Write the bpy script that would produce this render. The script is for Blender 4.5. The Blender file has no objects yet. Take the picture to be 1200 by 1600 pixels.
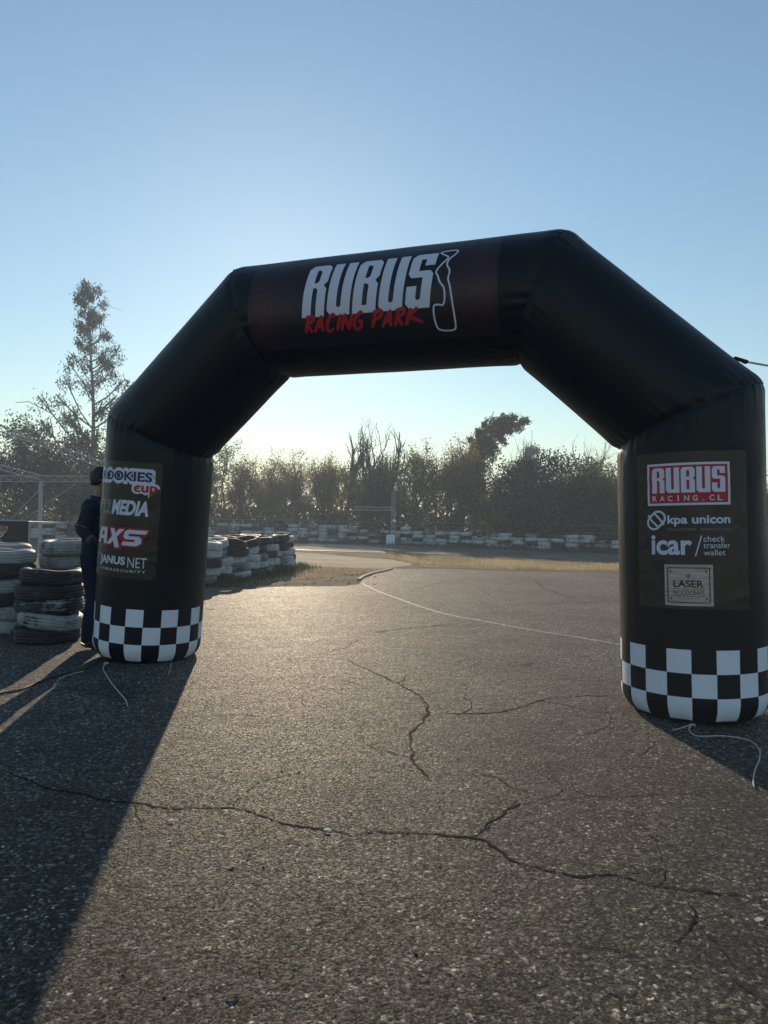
import bpy, bmesh, math, random
import numpy as np
from mathutils import Vector, Matrix, noise
R = math.radians
S = bpy.context.scene
COL = S.collection

# ------------------------------------------------------------------ camera
FPX, EYE, HOR, ROLL = 1110.0, 1.35, 806.0, 0.0145      # focal length in photo pixels, eye height, horizon row, horizon slope
_p = math.atan((HOR - 800) / FPX); _a = math.atan(ROLL)
F_ = Vector((0, math.cos(_p), math.sin(_p)))
_r = Vector((1, 0, 0)); _u = Vector((0, -math.sin(_p), math.cos(_p)))
R_ = _r * math.cos(_a) + _u * math.sin(_a)
U_ = -_r * math.sin(_a) + _u * math.cos(_a)
EYEV = Vector((0, 0, EYE))
cd = bpy.data.cameras.new('camera'); cam = bpy.data.objects.new('camera', cd); COL.objects.link(cam)
cam.matrix_world = Matrix(((R_.x, U_.x, -F_.x, 0), (R_.y, U_.y, -F_.y, 0), (R_.z, U_.z, -F_.z, EYE), (0, 0, 0, 1)))
cd.sensor_fit = 'VERTICAL'; cd.sensor_height = 36; cd.lens = FPX / 1600 * 36
cd.clip_start = 0.05; cd.clip_end = 3000
S.camera = cam
def ray(x, y): return (F_ + R_ * ((x - 600) / FPX) + U_ * ((800 - y) / FPX))
def at(x, y, d):                      # world point seen at photo pixel x, y at world depth d
    v = ray(x, y); return EYEV + v * (d / v.y)
def gp(x, y, z=0.0):
    v = ray(x, y); return EYEV + v * ((z - EYE) / v.z)

# ------------------------------------------------------------------ light
SUN_EL, SUN_AZ = 19.0, -8.6            # azimuth from +Y towards +X
W = bpy.data.worlds.new('World'); S.world = W; W.use_nodes = True
wn = W.node_tree.nodes; wl = W.node_tree.links
bg = wn['Background']
sky = wn.new('ShaderNodeTexSky'); sky.sky_type = 'NISHITA'; sky.sun_disc = False
sky.sun_elevation = R(SUN_EL); sky.sun_rotation = R(SUN_AZ); sky.altitude = 0
sky.air_density = 1.35; sky.dust_density = 0.09; sky.ozone_density = 2.9
tint = wn.new('ShaderNodeMix'); tint.data_type = 'RGBA'; tint.blend_type = 'MULTIPLY'; tint.inputs[0].default_value = 1
tint.inputs[7].default_value = (1.0, 1.05, 1.015, 1)                # slightly greener air than the model gives
wl.new(sky.outputs[0], tint.inputs[6]); wl.new(tint.outputs[2], bg.inputs[0]); bg.inputs[1].default_value = 0.121
sd = bpy.data.lights.new('sun', 'SUN'); sun = bpy.data.objects.new('sun', sd); COL.objects.link(sun)
sd.energy = 5.0; sd.angle = R(0.53); sd.color = (1, .80, .56)
_sv = Vector((math.sin(R(SUN_AZ)) * math.cos(R(SUN_EL)), math.cos(R(SUN_AZ)) * math.cos(R(SUN_EL)), math.sin(R(SUN_EL))))
sun.rotation_euler = _sv.to_track_quat('Z', 'Y').to_euler(); sun.location = (0, 20, 30)
S.view_settings.view_transform = 'Standard'; S.view_settings.look = 'None'
S.view_settings.exposure = 0.0; S.view_settings.gamma = 1; S.view_settings.use_curve_mapping = False
S.render.engine = 'CYCLES'
cy = S.cycles
cy.use_denoising = True
try: cy.denoiser = 'OPENIMAGEDENOISE'; cy.denoising_input_passes = 'RGB_ALBEDO_NORMAL'
except Exception: pass
cy.max_bounces = 6; cy.diffuse_bounces = 3; cy.glossy_bounces = 3; cy.transmission_bounces = 4; cy.volume_bounces = 1
cy.transparent_max_bounces = 8; cy.caustics_reflective = False; cy.caustics_refractive = False
cy.use_adaptive_sampling = True; cy.adaptive_threshold = 0.012

# ------------------------------------------------------------------ helpers
def tag(o, label=None, cat=None, group=None, kind=None):
    if label: o['label'] = label
    if cat: o['category'] = cat
    if group: o['group'] = group
    if kind: o['kind'] = kind
    return o
def link(name, me, mat=None, parent=None, smooth=False):
    o = bpy.data.objects.new(name, me); COL.objects.link(o)
    if mat is not None:
        for m in (mat if isinstance(mat, (list, tuple)) else [mat]): me.materials.append(m)
    if parent: o.parent = parent
    if smooth: me.shade_smooth()
    return o
def pyobj(name, V, Fc, mat=None, parent=None, smooth=False):
    me = bpy.data.meshes.new(name); me.from_pydata([tuple(v) for v in V], [], Fc); me.update()
    return link(name, me, mat, parent, smooth)
def empty(name, loc=(0, 0, 0), rz=0):
    o = bpy.data.objects.new(name, None); COL.objects.link(o); o.location = loc; o.rotation_euler = (0, 0, rz)
    o.empty_display_size = .2
    return o
class MB:
    def __init__(s): s.V = []; s.F = []
    def box(s, c, size, rot=None):
        b = len(s.V); hx, hy, hz = [k / 2 for k in size]
        for dx in (-hx, hx):
            for dy in (-hy, hy):
                for dz in (-hz, hz):
                    v = Vector((dx, dy, dz))
                    if rot is not None: v = rot @ v
                    s.V.append(Vector(c) + v)
        for f in ((0, 1, 3, 2), (4, 6, 7, 5), (0, 4, 5, 1), (2, 3, 7, 6), (0, 2, 6, 4), (1, 5, 7, 3)): s.F.append(tuple(b + i for i in f))
    def tube(s, pts, rad, n=6, cap=True):
        pts = [Vector(p) for p in pts]
        if not isinstance(rad, (list, tuple)): rad = [rad] * len(pts)
        b = len(s.V); ref = None
        for i, p in enumerate(pts):
            t = (pts[min(i + 1, len(pts) - 1)] - pts[max(i - 1, 0)])
            if t.length < 1e-9: t = Vector((0, 0, 1))
            t.normalize()
            if ref is None: ref = Vector((0, 0, 1)) if abs(t.z) < .9 else Vector((1, 0, 0))
            x = t.cross(ref).normalized(); y = t.cross(x); ref = -y if False else x.cross(t)
            for k in range(n):
                a = 2 * math.pi * k / n
                s.V.append(p + (x * math.cos(a) + y * math.sin(a)) * rad[i])
        for i in range(len(pts) - 1):
            for k in range(n):
                k2 = (k + 1) % n
                s.F.append((b + i * n + k, b + i * n + k2, b + (i + 1) * n + k2, b + (i + 1) * n + k))
        if cap:
            s.F.append(tuple(b + k for k in range(n))); s.F.append(tuple(b + (len(pts) - 1) * n + k for k in range(n - 1, -1, -1)))
    def build(s, name, mat, parent=None, smooth=False): return pyobj(name, s.V, s.F, mat, parent, smooth)

# ------------------------------------------------------------------ materials
def newmat(name):
    m = bpy.data.materials.new(name); m.use_nodes = True
    nt = m.node_tree; return m, nt.nodes, nt.links, nt.nodes['Principled BSDF']
def simple(name, col, rough=.6, spec=.5, metal=0, sub=None, noise_amt=.15, nscale=8, bump=0, bscale=60):
    m, n, l, b = newmat(name)
    tc = n.new('ShaderNodeTexCoord')
    nz = n.new('ShaderNodeTexNoise'); nz.inputs['Scale'].default_value = nscale; nz.inputs['Detail'].default_value = 4
    l.new(tc.outputs['Object'], nz.inputs['Vector'])
    mx = n.new('ShaderNodeMix'); mx.data_type = 'RGBA'
    c = Vector(col)
    mx.inputs[6].default_value = (*(c * (1 - noise_amt)), 1); mx.inputs[7].default_value = (*(c * (1 + noise_amt)), 1)
    l.new(nz.outputs['Fac'], mx.inputs[0]); l.new(mx.outputs[2], b.inputs['Base Color'])
    b.inputs['Roughness'].default_value = rough; b.inputs['Specular IOR Level'].default_value = spec; b.inputs['Metallic'].default_value = metal
    if bump:
        n2 = n.new('ShaderNodeTexNoise'); n2.inputs['Scale'].default_value = bscale; n2.inputs['Detail'].default_value = 3
        l.new(tc.outputs['Object'], n2.inputs['Vector'])
        bp = n.new('ShaderNodeBump'); bp.inputs['Strength'].default_value = 1; bp.inputs['Distance'].default_value = bump
        l.new(n2.outputs['Fac'], bp.inputs['Height']); l.new(bp.outputs[0], b.inputs['Normal'])
    return m
def ramp(n, pts):
    r = n.new('ShaderNodeValToRGB'); e = r.color_ramp.elements
    while len(e) < len(pts): e.new(.5)
    for k, (p, c) in enumerate(pts):
        e[k].position = p; e[k].color = c if len(c) == 4 else (*c, 1)
    return r
def mat_asphalt(name, tint=(1, 1, 1), base=1.0, cell=105, bumpd=.0135, sheen=.085):
    m, n, l, b = newmat(name)
    tc = n.new('ShaderNodeTexCoord'); co = tc.outputs['Object']
    def noi(sc, det=5, ro=.6, dis=0):
        x = n.new('ShaderNodeTexNoise'); x.inputs['Scale'].default_value = sc; x.inputs['Detail'].default_value = det; x.inputs['Roughness'].default_value = ro; x.inputs['Distortion'].default_value = dis
        l.new(co, x.inputs['Vector']); return x
    def mul(a, c, fac=1.0):
        x = n.new('ShaderNodeMix'); x.data_type = 'RGBA'; x.blend_type = 'MULTIPLY'; x.inputs[0].default_value = fac
        l.new(a, x.inputs[6]); l.new(c, x.inputs[7]); return x.outputs[2]
    def madd(a, k, c=None):
        x = n.new('ShaderNodeMath'); x.operation = 'MULTIPLY_ADD' if c is not None else 'MULTIPLY'; l.new(a, x.inputs[0]); x.inputs[1].default_value = k
        if c is not None: l.new(c, x.inputs[2])
        return x.outputs[0]
    # warped stone cells of two sizes, so no grain size dominates
    wz = noi(60, 3, .6); wv = n.new('ShaderNodeVectorMath'); wv.operation = 'SCALE'; wv.inputs[3].default_value = .012; l.new(wz.outputs['Color'], wv.inputs[0])
    wa = n.new('ShaderNodeVectorMath'); wa.operation = 'ADD'; l.new(co, wa.inputs[0]); l.new(wv.outputs[0], wa.inputs[1])
    v = n.new('ShaderNodeTexVoronoi'); v.inputs['Scale'].default_value = cell; l.new(wa.outputs[0], v.inputs['Vector'])
    v2 = n.new('ShaderNodeTexVoronoi'); v2.inputs['Scale'].default_value = cell * 1.9; l.new(wa.outputs[0], v2.inputs['Vector'])
    sep = n.new('ShaderNodeSeparateColor'); l.new(v.outputs['Color'], sep.inputs[0])
    sp2 = n.new('ShaderNodeSeparateColor'); l.new(v2.outputs['Color'], sp2.inputs[0])
    grit = noi(cell * .8, 7, .82); mid = noi(13, 8, .78, .6); big = noi(.5, 8, .62, .4); worn = noi(1.7, 7, .7, .8); un = noi(2.6, 6, .6)
    t = Vector(tint) * base
    c1 = ramp(n, [(0, t * .018), (.40, t * .048), (.72, t * .12), (.90, t * .26), (1, t * .50)]); l.new(sep.outputs[0], c1.inputs[0])
    c2 = ramp(n, [(0, (.42, .42, .42)), (.55, (.95, .95, .95)), (.90, (1.6, 1.57, 1.5)), (1, (4.4, 4.25, 4.0))]); l.new(sp2.outputs[0], c2.inputs[0])
    pit = ramp(n, [(.38, (.14, .135, .13)), (.50, (.85, .85, .85)), (.64, (1.6, 1.57, 1.5))]); l.new(grit.outputs['Fac'], pit.inputs[0])  # low grit darkened in colour, standing in for shade between the stones
    midr = ramp(n, [(.30, (.48, .48, .49)), (.5, (.98, .98, .98)), (.70, (1.5, 1.45, 1.36))]); l.new(mid.outputs['Fac'], midr.inputs[0])
    bigr = ramp(n, [(.34, (.48, .48, .50)), (.48, (.98, .98, .98)), (.62, (1.45, 1.40, 1.30))]); l.new(big.outputs['Fac'], bigr.inputs[0])
    wr = ramp(n, [(.36, (.56, .56, .58)), (.47, (1, 1, 1)), (.60, (1.05, 1.04, 1.02)), (.68, (1.75, 1.68, 1.55))]); l.new(worn.outputs['Fac'], wr.inputs[0])
    c = mul(mul(mul(mul(mul(c1.outputs[0], c2.outputs[0]), pit.outputs[0]), midr.outputs[0]), bigr.outputs[0]), wr.outputs[0])
    l.new(c, b.inputs['Base Color'])
    rr = n.new('ShaderNodeMapRange'); rr.inputs[3].default_value = .42; rr.inputs[4].default_value = .95
    l.new(sp2.outputs[1], rr.inputs[0]); l.new(rr.outputs[0], b.inputs['Roughness'])
    b.inputs['Specular IOR Level'].default_value = .15
    b.inputs['Sheen Weight'].default_value = sheen; b.inputs['Sheen Roughness'].default_value = .45; b.inputs['Sheen Tint'].default_value = (1, .95, .86, 1)
    h = madd(v.outputs['Distance'], -.55); h = madd(v2.outputs['Distance'], -.35, h); h = madd(sep.outputs[2], .35, h)
    h = madd(grit.outputs['Fac'], 1.5, h); h = madd(mid.outputs['Fac'], 1.6, h); h = madd(un.outputs['Fac'], 4.5, h)
    bp = n.new('ShaderNodeBump'); bp.inputs['Strength'].default_value = 1; bp.inputs['Distance'].default_value = bumpd
    l.new(h, bp.inputs['Height']); l.new(bp.outputs[0], b.inputs['Normal'])
    return m
def mat_soil(name, c1, c2, c3, scale=1.2, bump=.03):
    m, n, l, b = newmat(name)
    tc = n.new('ShaderNodeTexCoord'); co = tc.outputs['Object']
    a = n.new('ShaderNodeTexNoise'); a.inputs['Scale'].default_value = scale; a.inputs['Detail'].default_value = 9; a.inputs['Roughness'].default_value = .68; l.new(co, a.inputs['Vector'])
    cr = ramp(n, [(.33, c1), (.5, c2), (.68, c3)]); l.new(a.outputs['Fac'], cr.inputs[0])
    f = n.new('ShaderNodeTexNoise'); f.inputs['Scale'].default_value = 28; f.inputs['Detail'].default_value = 5; l.new(co, f.inputs['Vector'])
    fr = ramp(n, [(.3, (.55, .55, .55)), (.7, (1.35, 1.35, 1.35))]); l.new(f.outputs['Fac'], fr.inputs[0])
    mx = n.new('ShaderNodeMix'); mx.data_type = 'RGBA'; mx.blend_type = 'MULTIPLY'; mx.inputs[0].default_value = 1
    l.new(cr.outputs[0], mx.inputs[6]); l.new(fr.outputs[0], mx.inputs[7]); l.new(mx.outputs[2], b.inputs['Base Color'])
    b.inputs['Roughness'].default_value = .95; b.inputs['Specular IOR Level'].default_value = .15
    bp = n.new('ShaderNodeBump'); bp.inputs['Distance'].default_value = bump; l.new(f.outputs['Fac'], bp.inputs['Height']); l.new(bp.outputs[0], b.inputs['Normal'])
    return m
def mat_leaf(name, cols, trans=.45):
    m, n, l, b = newmat(name)
    g = n.new('ShaderNodeNewGeometry')
    tc = n.new('ShaderNodeTexCoord')
    nz = n.new('ShaderNodeTexNoise'); nz.inputs['Scale'].default_value = .7; nz.inputs['Detail'].default_value = 3; l.new(tc.outputs['Object'], nz.inputs['Vector'])
    ad = n.new('ShaderNodeMath'); ad.operation = 'MULTIPLY_ADD'; l.new(g.outputs['Random Per Island'], ad.inputs[0]); ad.inputs[1].default_value = .45
    sb = n.new('ShaderNodeMath'); sb.operation = 'MULTIPLY_ADD'; l.new(nz.outputs['Fac'], sb.inputs[0]); sb.inputs[1].default_value = 1.5; sb.inputs[2].default_value = -.5
    l.new(sb.outputs[0], ad.inputs[2])
    cr = ramp(n, [(k / (len(cols) - 1), c) for k, c in enumerate(cols)]); l.new(ad.outputs[0], cr.inputs[0])
    l.new(cr.outputs[0], b.inputs['Base Color']); b.inputs['Roughness'].default_value = .6; b.inputs['Specular IOR Level'].default_value = .3
    tr = n.new('ShaderNodeBsdfTranslucent'); l.new(cr.outputs[0], tr.inputs[0])
    mx = n.new('ShaderNodeMixShader'); mx.inputs[0].default_value = trans
    l.new(b.outputs[0], mx.inputs[1]); l.new(tr.outputs[0], mx.inputs[2])
    l.new(mx.outputs[0], n['Material Output'].inputs[0])
    return m
def mat_fabric(name, col, rough=.5, crinkle=.0, cscale=14, aniso=1.0, spec=.5):
    m, n, l, b = newmat(name)
    tc = n.new('ShaderNodeTexCoord'); co = tc.outputs['Object']
    b.inputs['Base Color'].default_value = (*col, 1); b.inputs['Roughness'].default_value = rough; b.inputs['Specular IOR Level'].default_value = spec
    nz = n.new('ShaderNodeTexNoise'); nz.inputs['Scale'].default_value = 5; nz.inputs['Detail'].default_value = 5; l.new(co, nz.inputs['Vector'])
    rm = n.new('ShaderNodeMapRange'); rm.inputs[3].default_value = rough - .1; rm.inputs[4].default_value = rough + .12; l.new(nz.outputs['Fac'], rm.inputs[0]); l.new(rm.outputs[0], b.inputs['Roughness'])
    cr = ramp(n, [(.3, Vector(col) * .8), (.7, Vector(col) * 1.25)]); l.new(nz.outputs['Fac'], cr.inputs[0]); l.new(cr.outputs[0], b.inputs['Base Color'])
    mp = n.new('ShaderNodeMapping'); mp.inputs['Scale'].default_value = (1, 1, aniso); l.new(co, mp.inputs[0])
    w = n.new('ShaderNodeTexNoise'); w.inputs['Scale'].default_value = cscale; w.inputs['Detail'].default_value = 5; w.inputs['Distortion'].default_value = 1.2
    l.new(mp.outputs[0], w.inputs['Vector'])
    bp = n.new('ShaderNodeBump'); bp.inputs['Distance'].default_value = crinkle; l.new(w.outputs['Fac'], bp.inputs['Height']); l.new(bp.outputs[0], b.inputs['Normal'])
    return m
def mat_tyre(name, paint, amount):
    # rubber with worn brushed paint; paint is rubbed off in patches and along the tread grooves
    m, n, l, b = newmat(name)
    tc = n.new('ShaderNodeTexCoord'); co = tc.outputs['Object']
    oi = n.new('ShaderNodeObjectInfo')
    va = n.new('ShaderNodeVectorMath'); va.operation = 'ADD'; l.new(co, va.inputs[0])
    cx = n.new('ShaderNodeCombineXYZ'); ml = n.new('ShaderNodeMath'); ml.operation = 'MULTIPLY'; ml.inputs[1].default_value = 37; l.new(oi.outputs['Random'], ml.inputs[0])
    l.new(ml.outputs[0], cx.inputs[0]); l.new(ml.outputs[0], cx.inputs[2]); l.new(cx.outputs[0], va.inputs[1])
    nz = n.new('ShaderNodeTexNoise'); nz.inputs['Scale'].default_value = 5; nz.inputs['Detail'].default_value = 8; nz.inputs['Roughness'].default_value = .7; l.new(va.outputs[0], nz.inputs['Vector'])
    mp = n.new('ShaderNodeMapping'); mp.inputs['Scale'].default_value = (5, 5, 90); l.new(va.outputs[0], mp.inputs[0])
    st = n.new('ShaderNodeTexNoise'); st.inputs['Scale'].default_value = 1; st.inputs['Detail'].default_value = 2; l.new(mp.outputs[0], st.inputs['Vector'])
    ad = n.new('ShaderNodeMath'); ad.operation = 'MULTIPLY_ADD'; l.new(st.outputs['Fac'], ad.inputs[0]); ad.inputs[1].default_value = .45; l.new(nz.outputs['Fac'], ad.inputs[2])
    a2 = n.new('ShaderNodeMath'); a2.operation = 'MULTIPLY_ADD'; l.new(oi.outputs['Random'], a2.inputs[0]); a2.inputs[1].default_value = .16; l.new(ad.outputs[0], a2.inputs[2])
    lo = 1.12 - amount
    cr = ramp(n, [(max(0, min(.98, lo - .06)), (0, 0, 0)), (max(.01, min(1, lo + .05)), (1, 1, 1))]); l.new(a2.outputs[0], cr.inputs[0])
    mx = n.new('ShaderNodeMix'); mx.data_type = 'RGBA'; mx.inputs[6].default_value = (.016, .016, .017, 1)
    n3 = n.new('ShaderNodeTexNoise'); n3.inputs['Scale'].default_value = 14; n3.inputs['Detail'].default_value = 6; l.new(va.outputs[0], n3.inputs['Vector'])
    pr = ramp(n, [(.25, Vector(paint) * .55), (.6, Vector(paint))]); l.new(n3.outputs['Fac'], pr.inputs[0])
    l.new(pr.outputs[0], mx.inputs[7]); l.new(cr.outputs[0], mx.inputs[0]); l.new(mx.outputs[2], b.inputs['Base Color'])
    b.inputs['Roughness'].default_value = .62; b.inputs['Specular IOR Level'].default_value = .4
    bp = n.new('ShaderNodeBump'); bp.inputs['Distance'].default_value = .004; l.new(n3.outputs['Fac'], bp.inputs['Height']); l.new(bp.outputs[0], b.inputs['Normal'])
    return m
M = dict(
    asphalt=mat_asphalt('asphalt', (1.03, 1.0, .95), .84, 74, .017),
    road=mat_asphalt('road_asphalt', (1, .99, .96), .9, 60),
    crack=simple('crack_fill', (.012, .011, .010), .95, .1, bump=.004),
    soil=mat_soil('dirt', (.07, .058, .04), (.16, .13, .088), (.26, .21, .14)),
    verge=mat_soil('dry_verge', (.20, .16, .09), (.34, .27, .15), (.44, .35, .20), .8),
    sand=mat_soil('sandy_track', (.34, .275, .19), (.46, .38, .265), (.55, .46, .33), .6, .012),
    paint=None,
    concrete=simple('concrete', (.40, .37, .32), .85, .3, nscale=14, noise_amt=.3, bump=.004),
    black=mat_fabric('black_nylon', (.0014, .0026, .0040), .44, .0022, 9, .6, .27),
    banner=mat_fabric('banner_vinyl', (.010, .007, .012), .42, .002, 16, 1, .45),
    wine=mat_fabric('wine_vinyl', (.040, .008, .010), .42, .002, 16, 1, .45),
    panel=mat_fabric('panel_vinyl', (.034, .023, .0155), .40, .0045, 10, .7, .38),
    white=simple('white_print', (.64, .67, .82), .5, .4, noise_amt=.06),
    white2=simple('white_fabric', (.78, .83, .95), .55, .4, noise_amt=.05, bump=.0012, bscale=25),
    red=simple('red_print', (.42, .012, .022), .5, .4, noise_amt=.08),
    navy=simple('navy_print', (.018, .014, .11), .5, .4),
    dark=simple('dark_print', (.02, .016, .016), .5, .4),
    greyp=simple('grey_print', (.26, .26, .28), .5, .4),
    violet=simple('violet_print', (.10, .07, .42), .5, .4),
    steel=simple('white_steel', (.36, .38, .40), .45, .5, noise_amt=.12, nscale=20),
    galv=simple('galvanised_wire', (.32, .32, .31), .5, .5, metal=.5),
    rope=simple('pale_rope', (.52, .50, .46), .8, .2, noise_amt=.2, nscale=90, bump=.002, bscale=180),
    cable=simple('black_cable', (.012, .012, .013), .5, .4),
    strap=simple('black_strap', (.012, .012, .012), .7, .3),
    sheet=simple('dark_sheet', (.035, .033, .036), .6, .3, noise_amt=.25, nscale=3, bump=.01, bscale=7),
    bark=simple('bark', (.075, .06, .048), .9, .2, noise_amt=.45, nscale=6, bump=.02, bscale=18),
    palebark=simple('pale_bark', (.16, .145, .125), .85, .2, noise_amt=.4, nscale=4, bump=.02, bscale=14),
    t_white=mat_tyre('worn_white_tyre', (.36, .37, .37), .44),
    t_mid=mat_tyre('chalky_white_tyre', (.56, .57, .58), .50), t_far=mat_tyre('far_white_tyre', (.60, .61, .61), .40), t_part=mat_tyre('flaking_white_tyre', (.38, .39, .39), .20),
    t_black=mat_tyre('bare_rubber_tyre', (.09, .09, .09), .06),
    t_grey=mat_tyre('grey_tyre', (.25, .25, .24), .35),
    skin=simple('skin', (.36, .20, .14), .55, .4),
    hair=simple('dark_hair', (.012, .009, .008), .5, .4, nscale=60, noise_amt=.5, bump=.004, bscale=120),
    fair=simple('fair_hair', (.25, .15, .07), .5, .4, nscale=60, noise_amt=.5, bump=.004, bscale=120),
    jacket=simple('navy_jacket', (.010, .018, .042), .75, .25, nscale=10, bump=.03, bscale=8),
    trousers=simple('blue_trousers', (.008, .012, .034), .8, .2, nscale=10, bump=.010, bscale=11),
    glove=simple('black_glove', (.012, .012, .013), .65, .3, bump=.003),
    cuff=simple('grey_cuff', (.10, .10, .11), .7, .3),
    shoe=simple('dark_shoe', (.02, .02, .022), .6, .3),
    blade=mat_leaf('green_blades', [(.035, .06, .012), (.06, .09, .02), (.13, .13, .04)], .4),
    straw=mat_leaf('straw_blades', [(.33, .265, .155), (.47, .385, .24), (.56, .47, .31)], .55),
    leafdry=simple('dry_leaf', (.20, .12, .06), .8, .2, noise_amt=.4, nscale=40),
)
def mat_wood():
    m, n, l, b = newmat('pale_wood_print')
    tc = n.new('ShaderNodeTexCoord'); mp = n.new('ShaderNodeMapping'); mp.inputs['Scale'].default_value = (6, 6, 70); l.new(tc.outputs['Object'], mp.inputs[0])
    nz = n.new('ShaderNodeTexNoise'); nz.inputs['Scale'].default_value = 1; nz.inputs['Detail'].default_value = 5; l.new(mp.outputs[0], nz.inputs['Vector'])
    cr = ramp(n, [(.35, (.38, .27, .25)), (.65, (.66, .49, .46))]); l.new(nz.outputs['Fac'], cr.inputs[0]); l.new(cr.outputs[0], b.inputs['Base Color'])
    b.inputs['Roughness'].default_value = .5
    return m
M['wood'] = mat_wood()
def mat_roadpaint():
    m, n, l, b = newmat('worn_road_paint')
    tc = n.new('ShaderNodeTexCoord')
    nz = n.new('ShaderNodeTexNoise'); nz.inputs['Scale'].default_value = 30; nz.inputs['Detail'].default_value = 6; nz.inputs['Roughness'].default_value = .7; l.new(tc.outputs['Object'], nz.inputs['Vector'])
    cr = ramp(n, [(.40, (.075, .07, .063)), (.66, (.40, .385, .35))]); l.new(nz.outputs['Fac'], cr.inputs[0]); l.new(cr.outputs[0], b.inputs['Base Color'])
    b.inputs['Roughness'].default_value = .75
    bp = n.new('ShaderNodeBump'); bp.inputs['Distance'].default_value = .004; l.new(nz.outputs['Fac'], bp.inputs['Height']); l.new(bp.outputs[0], b.inputs['Normal'])
    return m
M['paint'] = mat_roadpaint()
M['streak'] = simple('pale_scuff', (.085, .08, .072), .8, .2, noise_amt=.5, nscale=25, bump=.006, bscale=120)

# ------------------------------------------------------------------ ground
def sheet(name, pts, z, mat, kind='structure'):
    bm = bmesh.new()
    vs = [bm.verts.new((p[0], p[1], z)) for p in pts]
    bm.faces.new(vs); bmesh.ops.triangulate(bm, faces=bm.faces[:]); 
    for f in bm.faces:
        if f.normal.z < 0: f.normal_flip()
    me = bpy.data.meshes.new(name); bm.to_mesh(me); bm.free()
    return tag(link(name, me, mat), kind=kind)
def jag(pts, step=.35, amp=.12, seed=1, closed=True):
    out = []; P = [Vector((p[0], p[1], 0)) for p in pts]; n = len(P)
    for i in range(n if closed else n - 1):
        a, b = P[i], P[(i + 1) % n]; L = (b - a).length; k = max(1, min(60, int(L / step)))
        if L > 40: k = 1
        nrm = Vector((-(b - a).y, (b - a).x, 0)).normalized()
        for j in range(k):
            q = a.lerp(b, j / k)
            if L <= 40 and j: q = q + nrm * (noise.noise(Vector((q.x * 1.3 + seed, q.y * 1.3, seed))) * amp + noise.noise(Vector((q.x * 5, q.y * 5 + seed, 0))) * amp * .4)
            out.append((q.x, q.y))
    if not closed: out.append((P[-1].x, P[-1].y))
    return out
g = pyobj('ground', [(-260, -40, 0), (260, -40, 0), (260, 320, 0), (-260, 320, 0)], [(0, 1, 2, 3)], M['soil']); tag(g, kind='structure')
G = lambda x, y: (gp(x, y).x, gp(x, y).y)
# apron of old asphalt the arch stands on
ap = [(-60, -30), (60, -30), (60, 13.0), G(1190, 901), G(965, 896), G(800, 893), G(700, 889), G(612, 889), G(604, 893), G(582, 898), G(563, 905), G(561, 913),
      G(540, 916), G(440, 917), G(350, 922), G(300, 925), (-4.2, 12.4), (-7.5, 12.0), (-14, 12.5), (-60, 14)]
sheet('asphalt_apron', jag(ap, .3, .10, 3), .004, M['asphalt'])
sheet('sandy_path', jag([G(330, 868), G(450, 884), G(520, 887), G(600, 889), G(640, 884), G(660, 878), G(560, 871), G(480, 864), G(400, 860), G(330, 858)], .5, .2, 5), .004, M['sand'])
sheet('grass_strip', jag([G(600, 866), G(700, 871), G(800, 876), G(965, 882), G(1200, 893), G(1200, 899), G(965, 894), G(800, 891), G(660, 886), G(660, 879)], .5, .25, 8), .008, M['verge'])
rd = [G(-300, 846), G(0, 846), G(330, 848), G(480, 849), G(600, 851), G(780, 858), G(965, 866), G(1250, 877), G(1250, 892), G(965, 880), G(780, 869), G(660, 866), G(560, 863), G(460, 860), G(330, 859), G(0, 858), G(-300, 858)]
sheet('far_track', jag(rd, .6, .12, 12), .012, M['road'])
sheet('sandy_shoulder', jag([G(455, 850), G(520, 851), G(585, 855), G(640, 860), G(560, 862), G(480, 859), G(455, 857)], .5, .15, 15), .016, M['sand'])

# painted line and kerb
def ribbon_pts(P, w, z, seed=0, ragged=.0):
    V = []; Fc = []
    for i, p in enumerate(P):
        t = (P[min(i + 1, len(P) - 1)] - P[max(i - 1, 0)]).normalized(); nrm = Vector((-t.y, t.x, 0))
        ww = w[i] if isinstance(w, list) else w
        j = ragged * noise.noise(Vector((i * .7, seed, 0)))
        k = ragged * noise.noise(Vector((i * .7, seed + 9, 3)))
        V += [Vector((p.x, p.y, z)) + nrm * (ww / 2 + j), Vector((p.x, p.y, z)) - nrm * (ww / 2 + k)]
        if i: b = 2 * i; Fc.append((b - 2, b - 1, b + 1, b))
    return V, Fc
def smooth_path(pts, n=8):
    P = [Vector(p) for p in pts]; out = []
    for i in range(len(P) - 1):
        a, b, c, d = P[max(i - 1, 0)], P[i], P[i + 1], P[min(i + 2, len(P) - 1)]
        for k in range(n):
            t = k / n
            out.append(.5 * ((2 * b) + (c - a) * t + (2 * a - 5 * b + 4 * c - d) * t * t + (3 * b - a - 3 * c + d) * t ** 3))
    out.append(P[-1]); return out
def pxpath(pp, n=8): return smooth_path([gp(*p) for p in pp], n)
lp = pxpath([(566, 912), (590, 924), (625, 937), (665, 951), (705, 962), (760, 972), (830, 985), (900, 996), (970, 1008), (1060, 1021), (1200, 1038), (1500, 1070)], 14)
V, Fc = ribbon_pts(lp, .062, .0065, 2, .03); tag(pyobj('track_line', V, Fc, M['paint']), kind='structure')
for nm, pp, w in (('pale_streak', [(640, 924), (672, 914), (702, 906)], .10), ('pale_streak', [(778, 922), (788, 915), (804, 911)], .09), ('pale_streak', [(746, 918), (758, 926), (774, 936)], .05)):
    V, Fc = ribbon_pts(pxpath(pp, 12), w * .6, .008, 5, .05); tag(pyobj('tyre_streak', V, Fc, M['streak']), kind='structure')
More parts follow.
